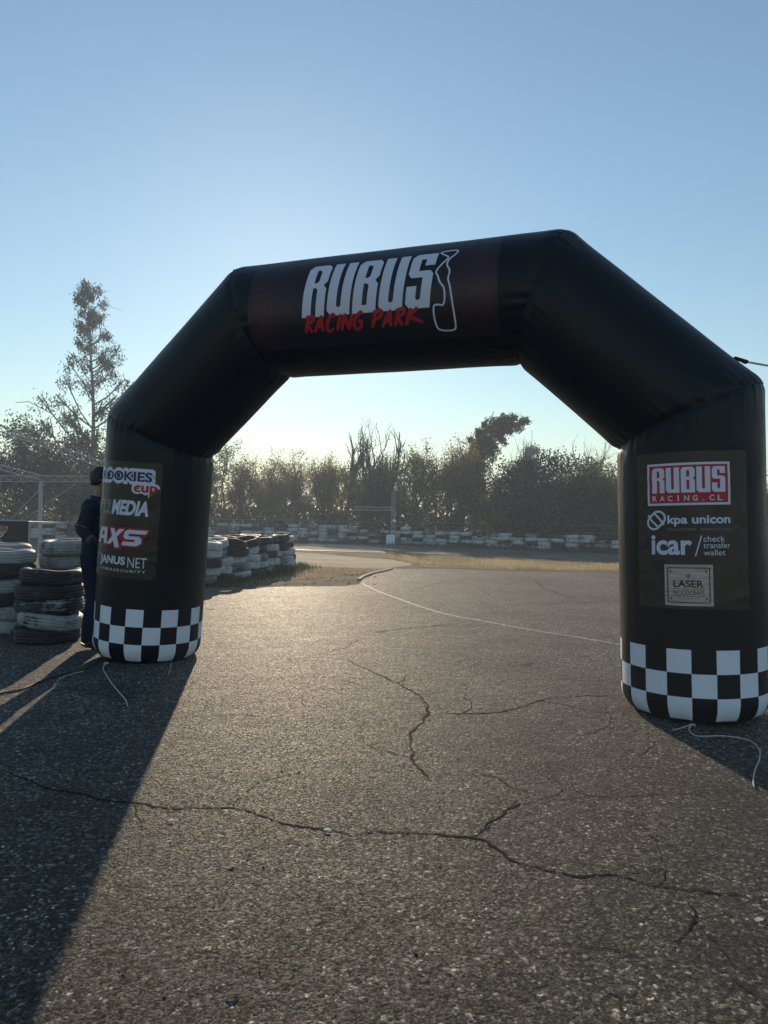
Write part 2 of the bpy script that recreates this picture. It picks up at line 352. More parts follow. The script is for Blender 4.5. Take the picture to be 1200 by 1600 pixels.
kp = pxpath([(561, 907), (568, 902), (582, 897), (600, 893), (612, 890)], 6)
kb = MB()
for i in range(len(kp) - 1):
    a, b = kp[i], kp[i + 1]; t = (b - a); nrm = Vector((-t.y, t.x, 0)).normalized() * .045
    q = len(kb.V)
    for p in (a, b): kb.V += [p - nrm, p + nrm, p + nrm * .8 + Vector((0, 0, .04)), p - nrm * .8 + Vector((0, 0, .04))]
    kb.F += [(q, q + 3, q + 7, q + 4), (q + 1, q + 5, q + 6, q + 2), (q + 2, q + 6, q + 7, q + 3)]
    if i == 0: kb.F.append((q, q + 1, q + 2, q + 3))
    if i == len(kp) - 2: kb.F.append((q + 4, q + 7, q + 6, q + 5))
tag(kb.build('kerb', M['concrete']), kind='structure')

# cracks in the asphalt: jagged, of uneven width
def crack(pp, w0, seed):
    P = pxpath(pp, 3); Q = []
    rng = random.Random(seed)
    for i in range(len(P) - 1):
        a, b = P[i], P[i + 1]; L = (b - a).length; k = max(2, int(L / .022))
        t = (b - a).normalized(); nrm = Vector((-t.y, t.x, 0))
        for j in range(k):
            q = a.lerp(b, j / k)
            Q.append(q + nrm * (.030 * noise.noise(Vector((q.x * 6, q.y * 6, seed))) + .016 * noise.noise(Vector((q.x * 30, q.y * 30, seed)))))
    ws = []
    for i, q in enumerate(Q):
        e = min(1, i / 8, (len(Q) - 1 - i) / 8)
        ws.append(max(.28 * w0 * e + .0004, .85 * w0 * e * (.66 + .7 * noise.noise(Vector((q.x * 4.0, q.y * 4.0, seed + 5))) + .8 * noise.noise(Vector((q.x * 38, q.y * 38, seed))))))
    return ribbon_pts(Q, ws, .0065, seed)
V = []; Fc = []
for k, (pp, w) in enumerate([
    ([(-20, 1200), (60, 1228), (130, 1245), (210, 1258), (270, 1266), (365, 1262), (420, 1280), (500, 1297), (560, 1303), (640, 1303), (735, 1312), (775, 1330), (810, 1350), (870, 1364), (960, 1372), (1030, 1385), (1120, 1398), (1230, 1416)], .017),
    ([(735, 1312), (760, 1292), (790, 1270), (815, 1258), (845, 1250)], .017), ([(845, 1250), (950, 1247), (1040, 1243), (1095, 1240), (1112, 1226)], .009),
    ([(845, 1250), (800, 1230), (760, 1213), (725, 1200)], .012),
    ([(530, 1028), (570, 1045), (620, 1068), (650, 1083), (665, 1100), (668, 1120), (650, 1140), (640, 1160), (645, 1185), (660, 1205), (680, 1225)], .024),
    ([(672, 1113), (720, 1116), (780, 1114), (840, 1097), (880, 1090), (970, 1087)], .018),
    ([(1065, 1395), (1078, 1430), (1070, 1460), (1056, 1500)], .013), ([(1056, 1500), (980, 1490), (900, 1480), (860, 1470)], .009),
    ([(836, 906), (848, 918), (880, 930), (905, 937)], .045), ([(700, 941), (800, 944), (900, 943), (955, 938)], .03), ([(575, 990), (640, 982), (720, 975)], .03),
    ([(160, 1370), (195, 1362), (230, 1345)], .008), ([(470, 1062), (520, 1060), (570, 1075)], .012)]):
    a, b = crack(pp, w, k * 3 + 1); o = len(V); V += a; Fc += [tuple(o + i for i in f) for f in b]
def branch(p, ang, L, w, seed, depth=0):
    rg = random.Random(seed); Q = [p.copy()]; a = ang
    for i in range(int(L / .02)):
        a += rg.gauss(0, .16); Q.append(Q[-1] + Vector((math.cos(a), math.sin(a), 0)) * .02)
        if depth < 2 and rg.random() < .02: branch(Q[-1], a + rg.choice((-1, 1)) * rg.uniform(.5, 1.1), L * .5, w * .7, seed * 7 + i, depth + 1)
    if len(Q) < 4: return
    n = len(Q); ws = [max(.0004, w * (1 - i / n) * (.6 + .9 * noise.noise(Vector((q.x * 30, q.y * 30, seed))) + .5 * rg.random())) for i, q in enumerate(Q)]
    a_, b_ = ribbon_pts(Q, ws, .0060 + .0001 * (seed % 5), seed); o = len(V); V.extend(a_); Fc.extend([tuple(o + i for i in f) for f in b_])
rg_ = random.Random(77)
for i, (px, py) in enumerate([(210, 1258), (365, 1262), (500, 1297), (640, 1303), (735, 1312), (870, 1364), (960, 1372), (1030, 1385), (1120, 1398), (790, 1270), (845, 1250), (950, 1247), (620, 1068), (668, 1120), (645, 1185), (720, 1116), (840, 1097), (1078, 1430), (1000, 1180), (900, 1150), (760, 1213), (400, 1120), (520, 1420), (300, 1450), (930, 1540), (560, 1000), (760, 1030), (880, 1040), (1000, 1290)]):
    branch(gp(px, py), rg_.uniform(0, 6.28), rg_.uniform(.25, .8) * gp(px, py).y / 3.2, .0055 * gp(px, py).y / 3.2, 200 + i)
tag(pyobj('asphalt_cracks', V, Fc, M['crack']), kind='structure')

# ------------------------------------------------------------------ inflatable arch
RAD = 0.486
NODE = [Vector(p) for p in ((-2.222, 6.721, 0), (-2.097, 6.674, 2.086), (-1.089, 6.294, 3.045), (1.205, 5.429, 3.026), (2.160, 5.069, 2.080), (2.217, 5.047, 0))]
NF = Vector((-.353, -.936, 0)).normalized()
UD = (NODE[5] - NODE[0]).normalized()
AX = [(NODE[i + 1] - NODE[i]).normalized() for i in range(5)]
def wdir(k):                             # in-plane radial: right for legs, outward for the rest
    w = AX[k].cross(NF).normalized()
    if k in (0, 4): return w if w.dot(UD) > 0 else -w
    return w if w.z > 0 else -w
WD = [wdir(k) for k in range(5)]
def mitre(k):                            # plane at node k
    n = (AX[k - 1] + AX[k]).normalized(); return NODE[k], n
LEN = [(NODE[i + 1] - NODE[i]).length for i in range(5)]
def radius(k, t, th):
    r = RAD
    if k in (0, 4):
        z = t if k == 0 else LEN[4] - t
        e = .17
        if z < e: r = RAD - .15 + .15 * math.sqrt(max(0, 1 - (1 - max(z, 0) / e) ** 2))
        # wrinkles where the band tucks under
        if z < .2: r += (.2 - z) / .2 * .016 * (noise.noise(Vector((th * 5.5, z * 5, k))) + .6 * noise.noise(Vector((th * 14, z * 12, k + 3))))
    # pinched puckers beside the seams
    d = []
    x = math.cos(th) * NF + math.sin(th) * WD[k]
    for kk, nd in ((k, k), (k + 1, k + 1)):
        if 0 < nd < 5:
            P, n = mitre(nd); p = NODE[k] + AX[k] * t + x * RAD
            d.append(abs((p - P).dot(n)))
    if d:
        m_ = min(d); q = math.exp(-(m_ / .13) ** 2); r += -.014 * math.exp(-(m_ / .03) ** 2) + q * (.010 * noise.noise(Vector((th * 13, k * 3.1, m_ * 2))) + .005 * noise.noise(Vector((th * 27, k * 5.1, m_ * 4))))
    r += .004 * noise.noise(Vector((math.cos(th) * 2.2, math.sin(th) * 2.2, t * 2 + k * 7)))
    return r
def surf(k, t, th, off=0.0):
    x = math.cos(th) * NF + math.sin(th) * WD[k]
    return NODE[k] + AX[k] * t + x * (radius(k, t, th) + off)
def mitre_t(k, nd, th):
    P, n = mitre(nd); x = math.cos(th) * NF + math.sin(th) * WD[k]
    o = NODE[k] + x * (RAD - .012)
    return (P - o).dot(n) / AX[k].dot(n)
arch = empty('inflatable_arch', (0, 5.88, 0))
tag(arch, 'black inflatable racing arch with checkered feet and sponsor panels straddling the asphalt', 'inflatable arch')
def under(o):                            # world-space mesh as a child of the arch
    o.parent = arch; o.matrix_parent_inverse = Matrix.Translation((0, -5.88, 0)); return o
NT = 200
def seg_mesh(name, k, t0, t1, nv, mats, ts=None, faces_mat=None):
    V = []; Fc = []
    rows = nv + 1
    for j in range(rows):
        for i in range(NT):
            th = TH0 + 2 * math.pi * i / NT
            a = t0(th) if callable(t0) else t0; b = t1(th) if callable(t1) else t1
            v = j / nv
            V.append(surf(k, a + (b - a) * v, th))
    for j in range(nv):
        for i in range(NT):
            i2 = (i + 1) % NT
            Fc.append((j * NT + i, j * NT + i2, (j + 1) * NT + i2, (j + 1) * NT + i))
    o = pyobj(name, V, Fc, mats, None, True); return under(o)
TH0 = R(14.4)
# band rows measured up from the ground
ROWS = [.045, .2, .355, .51]
def leg(k):
    if k == 0: seg_mesh('leg', 0, ROWS[3], lambda th: mitre_t(0, 1, th), 90, M['black'])
    else: seg_mesh('leg', 4, lambda th: mitre_t(4, 4, th), LEN[4] - ROWS[3], 90, M['black'])
    # checkered band, three rows of twenty squares, and the black foot below
    zs = [0, .004, .012, .022, .033] + [ROWS[0] + (ROWS[3] - ROWS[0]) * j / 24 for j in range(25)]
    V = []; Fc = []; mi = []
    for z in zs:
        for i in range(NT):
            th = TH0 + 2 * math.pi * i / NT
            V.append(surf(k, z if k == 0 else LEN[4] - z, th))
    for j in range(len(zs) - 1):
        zc = (zs[j] + zs[j + 1]) / 2
        for i in range(NT):
            i2 = (i + 1) % NT; Fc.append((j * NT + i, j * NT + i2, (j + 1) * NT + i2, (j + 1) * NT + i))
            row = -1 if zc < ROWS[0] else int((zc - ROWS[0]) / (ROWS[3] - ROWS[0]) * 3)
            colm = i // 10
            mi.append(1 if row >= 0 and (colm + row) % 2 == 0 else 0)
    o = under(pyobj('checker_band', V, Fc, [M['black'], M['white2']], None, True))
    o.data.polygons.foreach_set('material_index', mi)
leg(0); leg(4)
seg_mesh('shoulder', 1, lambda th: mitre_t(1, 1, th), lambda th: mitre_t(1, 2, th), 60, M['black'])
seg_mesh('beam', 2, lambda th: mitre_t(2, 2, th), lambda th: mitre_t(2, 3, th), 90, M['black'])
seg_mesh('shoulder', 3, lambda th: mitre_t(3, 3, th), lambda th: mitre_t(3, 4, th), 60, M['black'])

def seam(nd):
    P = []
    for i in range(97):
        th = 2 * math.pi * i / 96; P.append(surf(nd, mitre_t(nd, nd, th), th, .001))
    mb = MB(); mb.tube(P, .0045, 5, False); under(mb.build('seam', M['strap'], None, True))
for nd in (1, 2, 3, 4): seam(nd)
# --- decals: flat outlines in metres laid on the tube
def curve_mesh(polys, offset=0.0):
    cu = bpy.data.curves.new('tmp', 'CURVE'); cu.dimensions = '2D'; cu.fill_mode = 'BOTH'; cu.offset = offset
    for P in polys:
        sp = cu.splines.new('POLY'); sp.points.add(len(P) - 1); sp.use_cyclic_u = True
        for q, p in zip(sp.points, P): q.co = (p[0], p[1], 0, 1)
    return _curve_to_bm(cu)
def _curve_to_bm(cu):
    ob = bpy.data.objects.new('tmp', cu); COL.objects.link(ob)
    dg = bpy.context.evaluated_depsgraph_get(); dg.update()
    me = bpy.data.meshes.new_from_object(ob.evaluated_get(dg))
    bm = bmesh.new(); bm.from_mesh(me)
    bpy.data.meshes.remove(me); bpy.data.objects.remove(ob); bpy.data.curves.remove(cu)
    return bm
def text_bm(s, bold=0.0, spacing=1.0):
    cu = bpy.data.curves.new('tmp', 'FONT'); cu.body = s; cu.size = 1; cu.offset = bold; cu.space_character = spacing; cu.resolution_u = 4
    return _curve_to_bm(cu)
def fit_bm(bm, x0, x1, y0, y1, shear=0.0):   # scale an outline into a box
    if shear:
        for v in bm.verts: v.co.x += v.co.y * shear
    xs = [v.co.x for v in bm.verts]; ys = [v.co.y for v in bm.verts]
    a, b, c, d = min(xs), max(xs), min(ys), max(ys)
    for v in bm.verts:
        v.co.x = x0 + (v.co.x - a) / max(b - a, 1e-6) * (x1 - x0); v.co.y = y0 + (v.co.y - c) / max(d - c, 1e-6) * (y1 - y0); v.co.z = 0
    return bm
def merge_bm(bms):
    out = bmesh.new()
    for b in bms:
        me = bpy.data.meshes.new('tmp'); b.to_mesh(me); out.from_mesh(me); bpy.data.meshes.remove(me); b.free()
    return out
def cut_bm(bm, step):
    xs = [v.co.x for v in bm.verts]; ys = [v.co.y for v in bm.verts]
    for ax, (a, b) in ((0, (min(xs), max(xs))), (1, (min(ys), max(ys)))):
        k = math.floor(a / step) + 1
        while k * step < b:
            co = Vector((k * step, 0, 0)) if ax == 0 else Vector((0, k * step, 0)); no = Vector((1, 0, 0)) if ax == 0 else Vector((0, 1, 0))
            bmesh.ops.bisect_plane(bm, geom=bm.verts[:] + bm.edges[:] + bm.faces[:], plane_co=co, plane_no=no, dist=1e-6); k += 1
def crinkle(k, x, y):                     # creases of the vinyl panels
    a = noise.noise(Vector((x * 7 + k * 5, y * 9, k))); b = noise.noise(Vector((x * 17 + y * 10, y * 13 - x * 9, k + 4)))
    c = 1 - abs(noise.noise(Vector((x * 6 + y * 5, y * 6 - x * 4 + k, 9)))) * 2
    e = min(1, max(0, (abs(x) - .18) / .15))
    return .0035 * a + .0025 * b * (.5 + e) + .004 * max(0, c - .6) * (.3 + 1.2 * e)
def to_tube(bm, k, off, panel, step=.02):
    cut_bm(bm, step)
    for v in bm.verts:
        x, y = v.co.x, v.co.y
        o = off + (.006 + crinkle(k, x, y) if panel else 0)
        if k == 2: P = surf(2, x, y / RAD, o)
        else: P = surf(k, y if k == 0 else LEN[4] - y, x / RAD, o)
        v.co = P
    bm.normal_update()
    for f in bm.faces:                    # face outwards
        c = f.calc_center_median(); ax = NODE[k] + AX[k] * (c - NODE[k]).dot(AX[k])
        if f.normal.dot(c - ax) < 0: f.normal_flip()
def decal(name, bm, k, off, mat, parent=None, panel=True, step=.02):
    to_tube(bm, k, off, panel, step)
    me = bpy.data.meshes.new(name); bm.to_mesh(me); bm.free()
    o = link(name, me, mat, None, True); under(o)
    if parent is not None:
        o.parent = parent; o.matrix_parent_inverse = (Matrix.Translation((0, 5.88, 0)) @ Matrix.Translation((0, -5.88, 0))).inverted()
    return o
def rect(x0, y0, x1, y1): return [(x0, y0), (x1, y0), (x1, y1), (x0, y1)]
GL = {
 'R': [[(0, 0), (0, 18.3), (1.7, 20), (8.4, 20), (10, 18.4), (10, 12.4), (8.5, 11), (10, 9.6), (10, 0), (6.1, 0), (6.1, 9.2), (5.3, 10.1), (4, 10.1), (4, 0)], [(4, 12), (4, 17.5), (5.3, 17.5), (6.1, 16.7), (6.1, 12.8), (5.3, 12)]],
 'U': [[(0, 20), (4, 20), (4, 3.2), (5, 2.5), (6, 3.2), (6, 20), (10, 20), (10, 0), (1.8, 0), (0, 1.8)]],
 'B': [[(0, 0), (0, 18.3), (1.7, 20), (8.4, 20), (10, 18.4), (10, 12.6), (8.5, 11.1), (10, 9.6), (10, 0)], [(4, 12.2), (4, 17.5), (5.3, 17.5), (6.1, 16.7), (6.1, 12.9), (5.3, 12.2)], [(4, 2.6), (4, 10), (5.3, 10), (6.1, 9.2), (6.1, 2.6)]],
 'S': [[(10, 20), (1.7, 20), (0, 18.3), (0, 11.6), (1.4, 10.2), (6, 10.2), (6, 3.2), (5, 2.5), (4, 3.2), (4, 7.3), (0, 7.3), (0, 1.7), (1.7, 0), (10, 0), (10, 11.2), (8.6, 12.6), (4, 12.6), (4, 17.4), (6, 17.4), (6, 14.6), (10, 14.6)]],
}
def word(s, gap=1.1):
    polys = []; x = 0
    for ch in s:
        for P in GL[ch]: polys.append([(x + a, b) for a, b in P])
        x += 10 + gap
    return polys
def strokes(SS, w):                       # brush strokes: list of polylines -> list of tapered ribbons (each its own bm)
    out = []
    for i, P in enumerate(SS):
        P = smooth_path([Vector((a, b, 0)) for a, b in P], 5); n = len(P)
        ws = [w * (.55 + .6 * math.sin(math.pi * (.12 + .80 * j / (n - 1)))) for j in range(n)]
        V, Fc = ribbon_pts(P, ws, 0)
        bm = bmesh.new(); vv = [bm.verts.new(v) for v in V]
        for f in Fc: bm.faces.new([vv[q] for q in f])
        out.append(bm)
    return out
def loop_ribbon(P, w, closed=True):
    P = [Vector((a, b, 0)) for a, b in P]; n = len(P); L = []; Rr = []
    for i in range(n):
        t = (P[(i + 1) % n] - P[i - 1]) if closed else (P[min(i + 1, n - 1)] - P[max(i - 1, 0)])
        t.normalize(); nr = Vector((-t.y, t.x, 0)) * w / 2; L.append(P[i] + nr); Rr.append(P[i] - nr)
    bm = bmesh.new(); a = [bm.verts.new(v) for v in L]; b = [bm.verts.new(v) for v in Rr]
    for i in range(n if closed else n - 1): j = (i + 1) % n; bm.faces.new((a[i], a[j], b[j], b[i]))
    return bm
def chaikin(P, k=2):
    for _ in range(k):
        Q = []
        for i in range(len(P)):
            a, b = P[i], P[(i + 1) % len(P)]
            Q += [(a[0] * .75 + b[0] * .25, a[1] * .75 + b[1] * .25), (a[0] * .25 + b[0] * .75, a[1] * .25 + b[1] * .75)]
        P = Q
    return P
# beam banner: y is arc length (theta * radius)
D_ = R(1) * RAD
bn = decal('beam_banner', curve_mesh([rect(.135, -44 * D_, 2.19, 52 * D_)]), 2, .004, M['banner'], None, False, .03)
RUB = word('RUBUS', 1.2)
def warp(polys, x0, x1, y0, y1, shear):
    xs = [p[0] for P in polys for p in P]; A, B = min(xs), max(xs)
    w = (x1 - x0) - shear * (y1 - y0)
    return [[(x0 + (px - A) / (B - A) * w + shear * (py / 20) * (y1 - y0), y0 + py / 20 * (y1 - y0)) for px, py in P] for P in polys]
decal('lettering', curve_mesh(warp(RUB, .625, 1.725, -15.5 * D_, 36.5 * D_, .10)), 2, .008, M['white'], bn, False)
# hand-brushed second line
RP = {'R': [[(.1, 0), (.32, 1)], [(.1, .93), (.62, .98), (.66, .72), (.22, .48)], [(.26, .50), (.62, 0)]],
      'A': [[(0, 0), (.50, 1)], [(.50, 1), (.62, 0)], [(.16, .34), (.66, .40)]],
      'C': [[(.72, .86), (.52, 1), (.20, .62), (.16, .12), (.40, 0), (.64, .16)]],
      'I': [[(.10, 0), (.30, 1)]],
      'N': [[(0, 0), (.20, 1)], [(.20, 1), (.56, 0)], [(.56, 0), (.78, 1.05)]],
      'G': [[(.72, .86), (.52, 1), (.18, .60), (.16, .12), (.42, 0), (.66, .20), (.66, .46)], [(.42, .46), (.76, .46)]],
      'P': [[(.1, 0), (.32, 1)], [(.1, .93), (.66, .98), (.68, .68), (.20, .44)]],
      'K': [[(.1, 0), (.32, 1)], [(.78, 1), (.22, .46)], [(.26, .50), (1.25, .12)]]}
SS = []; x = 0
for ch in 'RACING PARK':
    if ch == ' ': x += .55; continue
    for P in RP[ch]: SS.append([(x + a, b) for a, b in P])
    x += .42 if ch == 'I' else .82
sx = (1.615 - .64) / (x + .3)
SS = [[(.64 + a * sx + (b - .5) * .02, (-29 + 14.5 * b) * D_) for a, b in P] for P in SS]
for i, b in enumerate(strokes(SS, .026)):
    decal('brush_stroke', b, 2, .008 + .0006 * (i % 5), M['red'], bn, False, .04)
TRK = [(1.728, 37.2), (1.807, 38.3), (1.834, 37.2), (1.829, 33.2), (1.785, 26.2), (1.780, 20.2), (1.806, 15), (1.792, 7.4), (1.81, 1), (1.837, -33.6), (1.815, -36.8), (1.745, -36.0), (1.716, -33.2), (1.705, -14.5), (1.733, -13.4), (1.776, -15.4), (1.778, 0), (1.747, 4.6), (1.735, 11), (1.716, 15), (1.758, 23.6), (1.79, 29.2), (1.755, 33), (1.74, 34.5)]
TRK = chaikin([(1.705 + (a - 1.705) * 1.30, b * D_) for a, b in TRK], 2)
decal('circuit_outline', loop_ribbon(TRK, .013), 2, .008, M['white'], bn, False, .04)
# wine coloured fade at both ends of the banner
ca = bn.data.color_attributes.new('ink', 'FLOAT_COLOR', 'POINT')
for i, v in enumerate(bn.data.vertices):  # printed wine tint that fades in from both ends of the banner
    q = v.co - NODE[2]; t_ = q.dot(AX[2]); e_ = max(0, 1 - min(t_ - .135, 2.19 - t_) / .55); hgt = (q - AX[2] * t_).dot(WD[2]) / RAD
    k_ = e_ ** 1.1 * min(1, min(t_ - .135, 2.19 - t_) / .12 + .25) * max(0, 1 - abs(hgt - .05) * 1.15)
    ca.data[i].color = (.006 + .055 * k_, .0045 + .004 * k_, .008 + .005 * k_, 1)
_nt = M['banner'].node_tree; _at = _nt.nodes.new('ShaderNodeAttribute'); _at.attribute_name = 'ink'
_nt.links.new(_at.outputs['Color'], _nt.nodes['Principled BSDF'].inputs['Base Color'])

# sponsor panels on the legs (x = arc, y = height)
def panel(k):
    b = bmesh.new(); vs = [b.verts.new((x, y, 0)) for x, y in rect(-.372, .775, .352, 1.80)]; b.faces.new(vs)
    o = decal('sponsor_panel', b, k, 0, M['panel'], None, True, .0145)
    return o
def put(name, bm, k, mat, parent, lvl=1): return decal(name, bm, k, .002 + .0016 * lvl, mat, parent, True, .018)
def T(s, x0, x1, y0, y1, bold=0, shear=0, sp=1.0): return fit_bm(text_bm(s, bold, sp), x0, x1, y0, y1, shear)
pl = panel(0); pl['label'] = 'brown panel of four sponsor logos on the leg beside the standing person'
put('lettering_outline', T('ROOKIES', -.315, .30, 1.600, 1.745, .115), 0, M['white'], pl, 1)
put('lettering', T('ROOKIES', -.285, .272, 1.630, 1.715, .03), 0, M['navy'], pl, 2)
put('lettering_outline', merge_bm([T('cup', .10, .342, 1.49, 1.622, .10)]), 0, M['white'], pl, 2)
put('lettering', T('cup', .122, .322, 1.512, 1.600, .03), 0, M['red'], pl, 3)
put('number_frame', curve_mesh([[(-.275, 1.328), (-.118, 1.328), (-.108, 1.452), (-.265, 1.452)], [(-.266, 1.337), (-.126, 1.337), (-.117, 1.443), (-.257, 1.443)]]), 0, M['greyp'], pl, 1)
put('lettering', T('22', -.25, -.128, 1.342, 1.438, .02, .12), 0, M['greyp'], pl, 1)
put('lettering', T('MEDIA', -.100, .258, 1.330, 1.462, .045, .22), 0, M['white'], pl, 1)
AXS = [[(.0, 0), (.12, 1), (.92, 1), (.80, 0)]]
def axs_polys():
    A = [[(.00, 0), (.055, .80), (.12, 1), (.86, 1), (.98, .0), (.70, 0), (.67, .28), (.30, .28), (.28, 0)], [(.34, .48), (.37, .78), (.62, .78), (.645, .48)]]
    X = [[(1.00, 0), (1.36, .5), (1.12, 1), (1.42, 1), (1.55, .72), (1.78, 1), (2.12, 1), (1.70, .5), (1.98, -.18), (1.66, -.18), (1.50, .26), (1.30, 0)]]
    S_ = [[(2.10, 0), (2.95, 0), (3.16, .18), (3.14, .46), (2.98, .6), (2.40, .6), (2.42, .76), (3.30, .76), (3.38, 1), (2.30, 1), (2.14, .86), (2.12, .54), (2.26, .40), (2.82, .40), (2.80, .24), (2.14, .24)]]
    return A + X + S_
def scl(polys, x0, y0, w, h, sh=0): return [[(x0 + a * w + b * h * sh, y0 + b * h) for a, b in P] for P in polys]
ax_ = scl(axs_polys(), -.295, 1.066, .160, .140, .15)
put('badge', curve_mesh([p_ for p_ in ax_ if len(p_) != 4], .016), 0, M['red'], pl, 1)
put('lettering', curve_mesh(ax_), 0, M['white'], pl, 2)
put('shield', curve_mesh([[(-.335, .975), (-.235, .975), (-.235, .875), (-.285, .80), (-.335, .875)], [(-.325, .965), (-.325, .88), (-.285, .818), (-.245, .88), (-.245, .965)]]), 0, M['greyp'], pl, 1)
put('shield_mark', curve_mesh([[(-.305, .945), (-.265, .945), (-.262, .885), (-.285, .85), (-.308, .885)], [(-.297, .93), (-.30, .89), (-.285, .87), (-.27, .89), (-.273, .93)]]), 0, M['greyp'], pl, 1)
put('lettering', T('JANUS', -.225, .085, .872, .965, .04), 0, M['white'], pl, 1)
put('lettering', T('NET', .108, .272, .876, .966, .0), 0, M['white'], pl, 1)
put('small_lettering', T('CYBERSECURITY', -.225, .268, .832, .855, .01, 0, 1.35), 0, M['white'], pl, 1)
pr = panel(4); pr['label'] = 'brown panel of four sponsor logos topped by a red sign, on the nearer leg'
put('red_sign', curve_mesh([rect(-.288, 1.450, .225, 1.727)]), 4, M['white'], pr, 1)
put('red_sign_field', curve_mesh([rect(-.273, 1.465, .210, 1.712)]), 4, M['red'], pr, 2)
put('lettering', curve_mesh(warp(RUB, -.252, .192, 1.532, 1.698, .0)), 4, M['white'], pr, 3)
for i, ch in enumerate('RACING.CL'):      # widely spaced letters, each a piece of its own
    xc = -.252 + .444 * (i + .02) / 9; wch = .030 if ch not in 'I.' else .008
    xc += .0 if ch not in 'I.' else .011
    put('letter', T(ch, xc, xc + wch, 1.478, 1.514 if ch != '.' else 1.486, .02), 4, M['white'], pr, 3)
def capsule(cx, cy, L, r, ang, n=10):
    P = []
    for s in (1, -1):
        for i in range(n + 1):
            a = -math.pi / 2 + math.pi * i / n + (0 if s > 0 else math.pi); P.append((s * L / 2 + r * math.cos(a), r * math.sin(a)))
    c, s_ = math.cos(ang), math.sin(ang)
    return [(cx + x * c - y * s_, cy + x * s_ + y * c) for x, y in P]
cc = (-.232, 1.353)
put('capsule_mark', curve_mesh([capsule(*cc, .045, .050, .78), capsule(*cc, .045, .036, .78)]), 4, M['white'], pr, 1)
put('capsule_mark', loop_ribbon([(cc[0] - .052, cc[1] + .036), (cc[0] - .03, cc[1] - .002), (cc[0] + .015, cc[1] - .046)], .014, False), 4, M['white'], pr, 2)
put('capsule_mark', loop_ribbon([(cc[0] - .012, cc[1] + .05), (cc[0] + .025, cc[1] + .008), (cc[0] + .052, cc[1] - .03)], .014, False), 4, M['white'], pr, 2)
put('lettering', T('kpa unicon', -.158, .222, 1.312, 1.386, .028), 4, M['white'], pr, 1)
put('small_lettering', T('SOLUCIONES', -.158, .012, 1.284, 1.301, .0, 0, 1.25), 4, M['greyp'], pr, 1)
put('small_lettering', T('ENERGÉTICAS', .040, .222, 1.284, 1.304, .0, 0, 1.25), 4, M['greyp'], pr, 1)
put('lettering', T('icar', -.268, -.012, 1.125, 1.255, .028), 4, M['white'], pr, 1)
put('slash', curve_mesh([[(.002, 1.118), (.010, 1.118), (.048, 1.252), (.040, 1.252)]]), 4, M['white'], pr, 1)
put('lettering', T('check', .054, .184, 1.212, 1.250), 4, M['white'], pr, 1)
put('lettering', T('transfer', .054, .218, 1.170, 1.207), 4, M['white'], pr, 1)
put('lettering', T('wallet', .054, .186, 1.124, 1.160), 4, M['white'], pr, 1)
put('wood_plate', curve_mesh([rect(-.182, .795, .108, 1.063)]), 4, M['wood'], pr, 1)
put('plate_border', curve_mesh([rect(-.165, .815, .090, 1.045), rect(-.159, .821, .084, 1.039)]), 4, M['dark'], pr, 2)
put('lettering', T('LASER', -.128, .050, .915, .962, .02), 4, M['dark'], pr, 2)
put('lettering', T('WOODCRAFT', -.132, .056, .868, .897, .005), 4, M['dark'], pr, 2)
put('rule', curve_mesh([rect(-.132, .858, .056, .861)]), 4, M['dark'], pr, 2)
put('rule', curve_mesh([rect(-.132, .904, .056, .907)]), 4, M['dark'], pr, 2)
put('rule', curve_mesh([rect(-.100, .845, .026, .8475)]), 4, M['dark'], pr, 2)
dots = [[(x + .006 * math.cos(a * .785), y + .006 * math.sin(a * .785)) for a in range(8)] for x, y in ((-.142, 1.02), (.066, 1.02), (-.142, .842), (.066, .842))]
for dd_ in dots: put('plate_pin', curve_mesh([dd_]), 4, M['dark'], pr, 2)
star = []
for i in range(20):
    a = 2 * math.pi * i / 20; L = .006 if i % 2 else (.062 if i in (0, 10) else .024)
    star.append((-.039 + L * math.cos(a), .99 + L * math.sin(a)))
put('spark', curve_mesh([star]), 4, M['violet'], pr, 2)
# strap loop on the far shoulder
sp = surf(3, LEN[3] - .035, R(84))
mb = MB(); mb.box(sp + Vector((.02, .0, .010)), (.08, .04, .014), Matrix.Rotation(R(16), 3, 'Y')); mb.box(sp + Vector((.06, 0, -.004)), (.03, .03, .022), Matrix.Rotation(R(16), 3, 'Y'))
under(mb.build('anchor_strap', M['strap']))

# ropes and cable
def rope(name, pts, rad, mat, label, cat, group=None, knot=None):
    o = MB(); o.tube(smooth_path(pts, 8), rad, 6)
    if knot is not None:
        k = Vector(knot)
        for i in range(4):
            a = i * 1.6; o.tube([k + Vector((-.022 * math.cos(a), -.012, .004 + .004 * i)), k + Vector((0, -.020, .022)), k + Vector((.022 * math.cos(a), -.008, .008))], rad * 1.15, 6)
    return tag(o.build(name, mat, None, True), label, cat, group)
gz = lambda x, y, z=.012: gp(x, y, z)
rope('tether_rope', [gz(1052, 1141), gz(1066, 1137), gz(1079, 1133, .03), gz(1077, 1141), gz(1090, 1150), gz(1130, 1150), gz(1168, 1156), gz(1186, 1170), gz(1186, 1188), gz(1180, 1202), gz(1177, 1218), gz(1178, 1229)], .0042, M['rope'],
     'pale tether rope knotted at the nearer checkered foot and curling to the right', 'rope', 'loose tether ropes', gz(1080, 1135, .015))
rope('tether_rope', [gz(168, 1036, .03), gz(161, 1043), gz(168, 1058), gz(178, 1072), gz(190, 1086), gz(197, 1095), gz(199, 1103)], .0045, M['rope'],
     'pale tether rope trailing straight towards the viewer from the farther checkered foot', 'rope', 'loose tether ropes', gz(167, 1038, .015))
rope('tether_rope', [gz(268, 1036), gz(266, 1044), gz(263, 1054)], .004, M['rope'], 'short thin cord end lying by the right side of the farther checkered foot', 'rope', 'loose tether ropes')
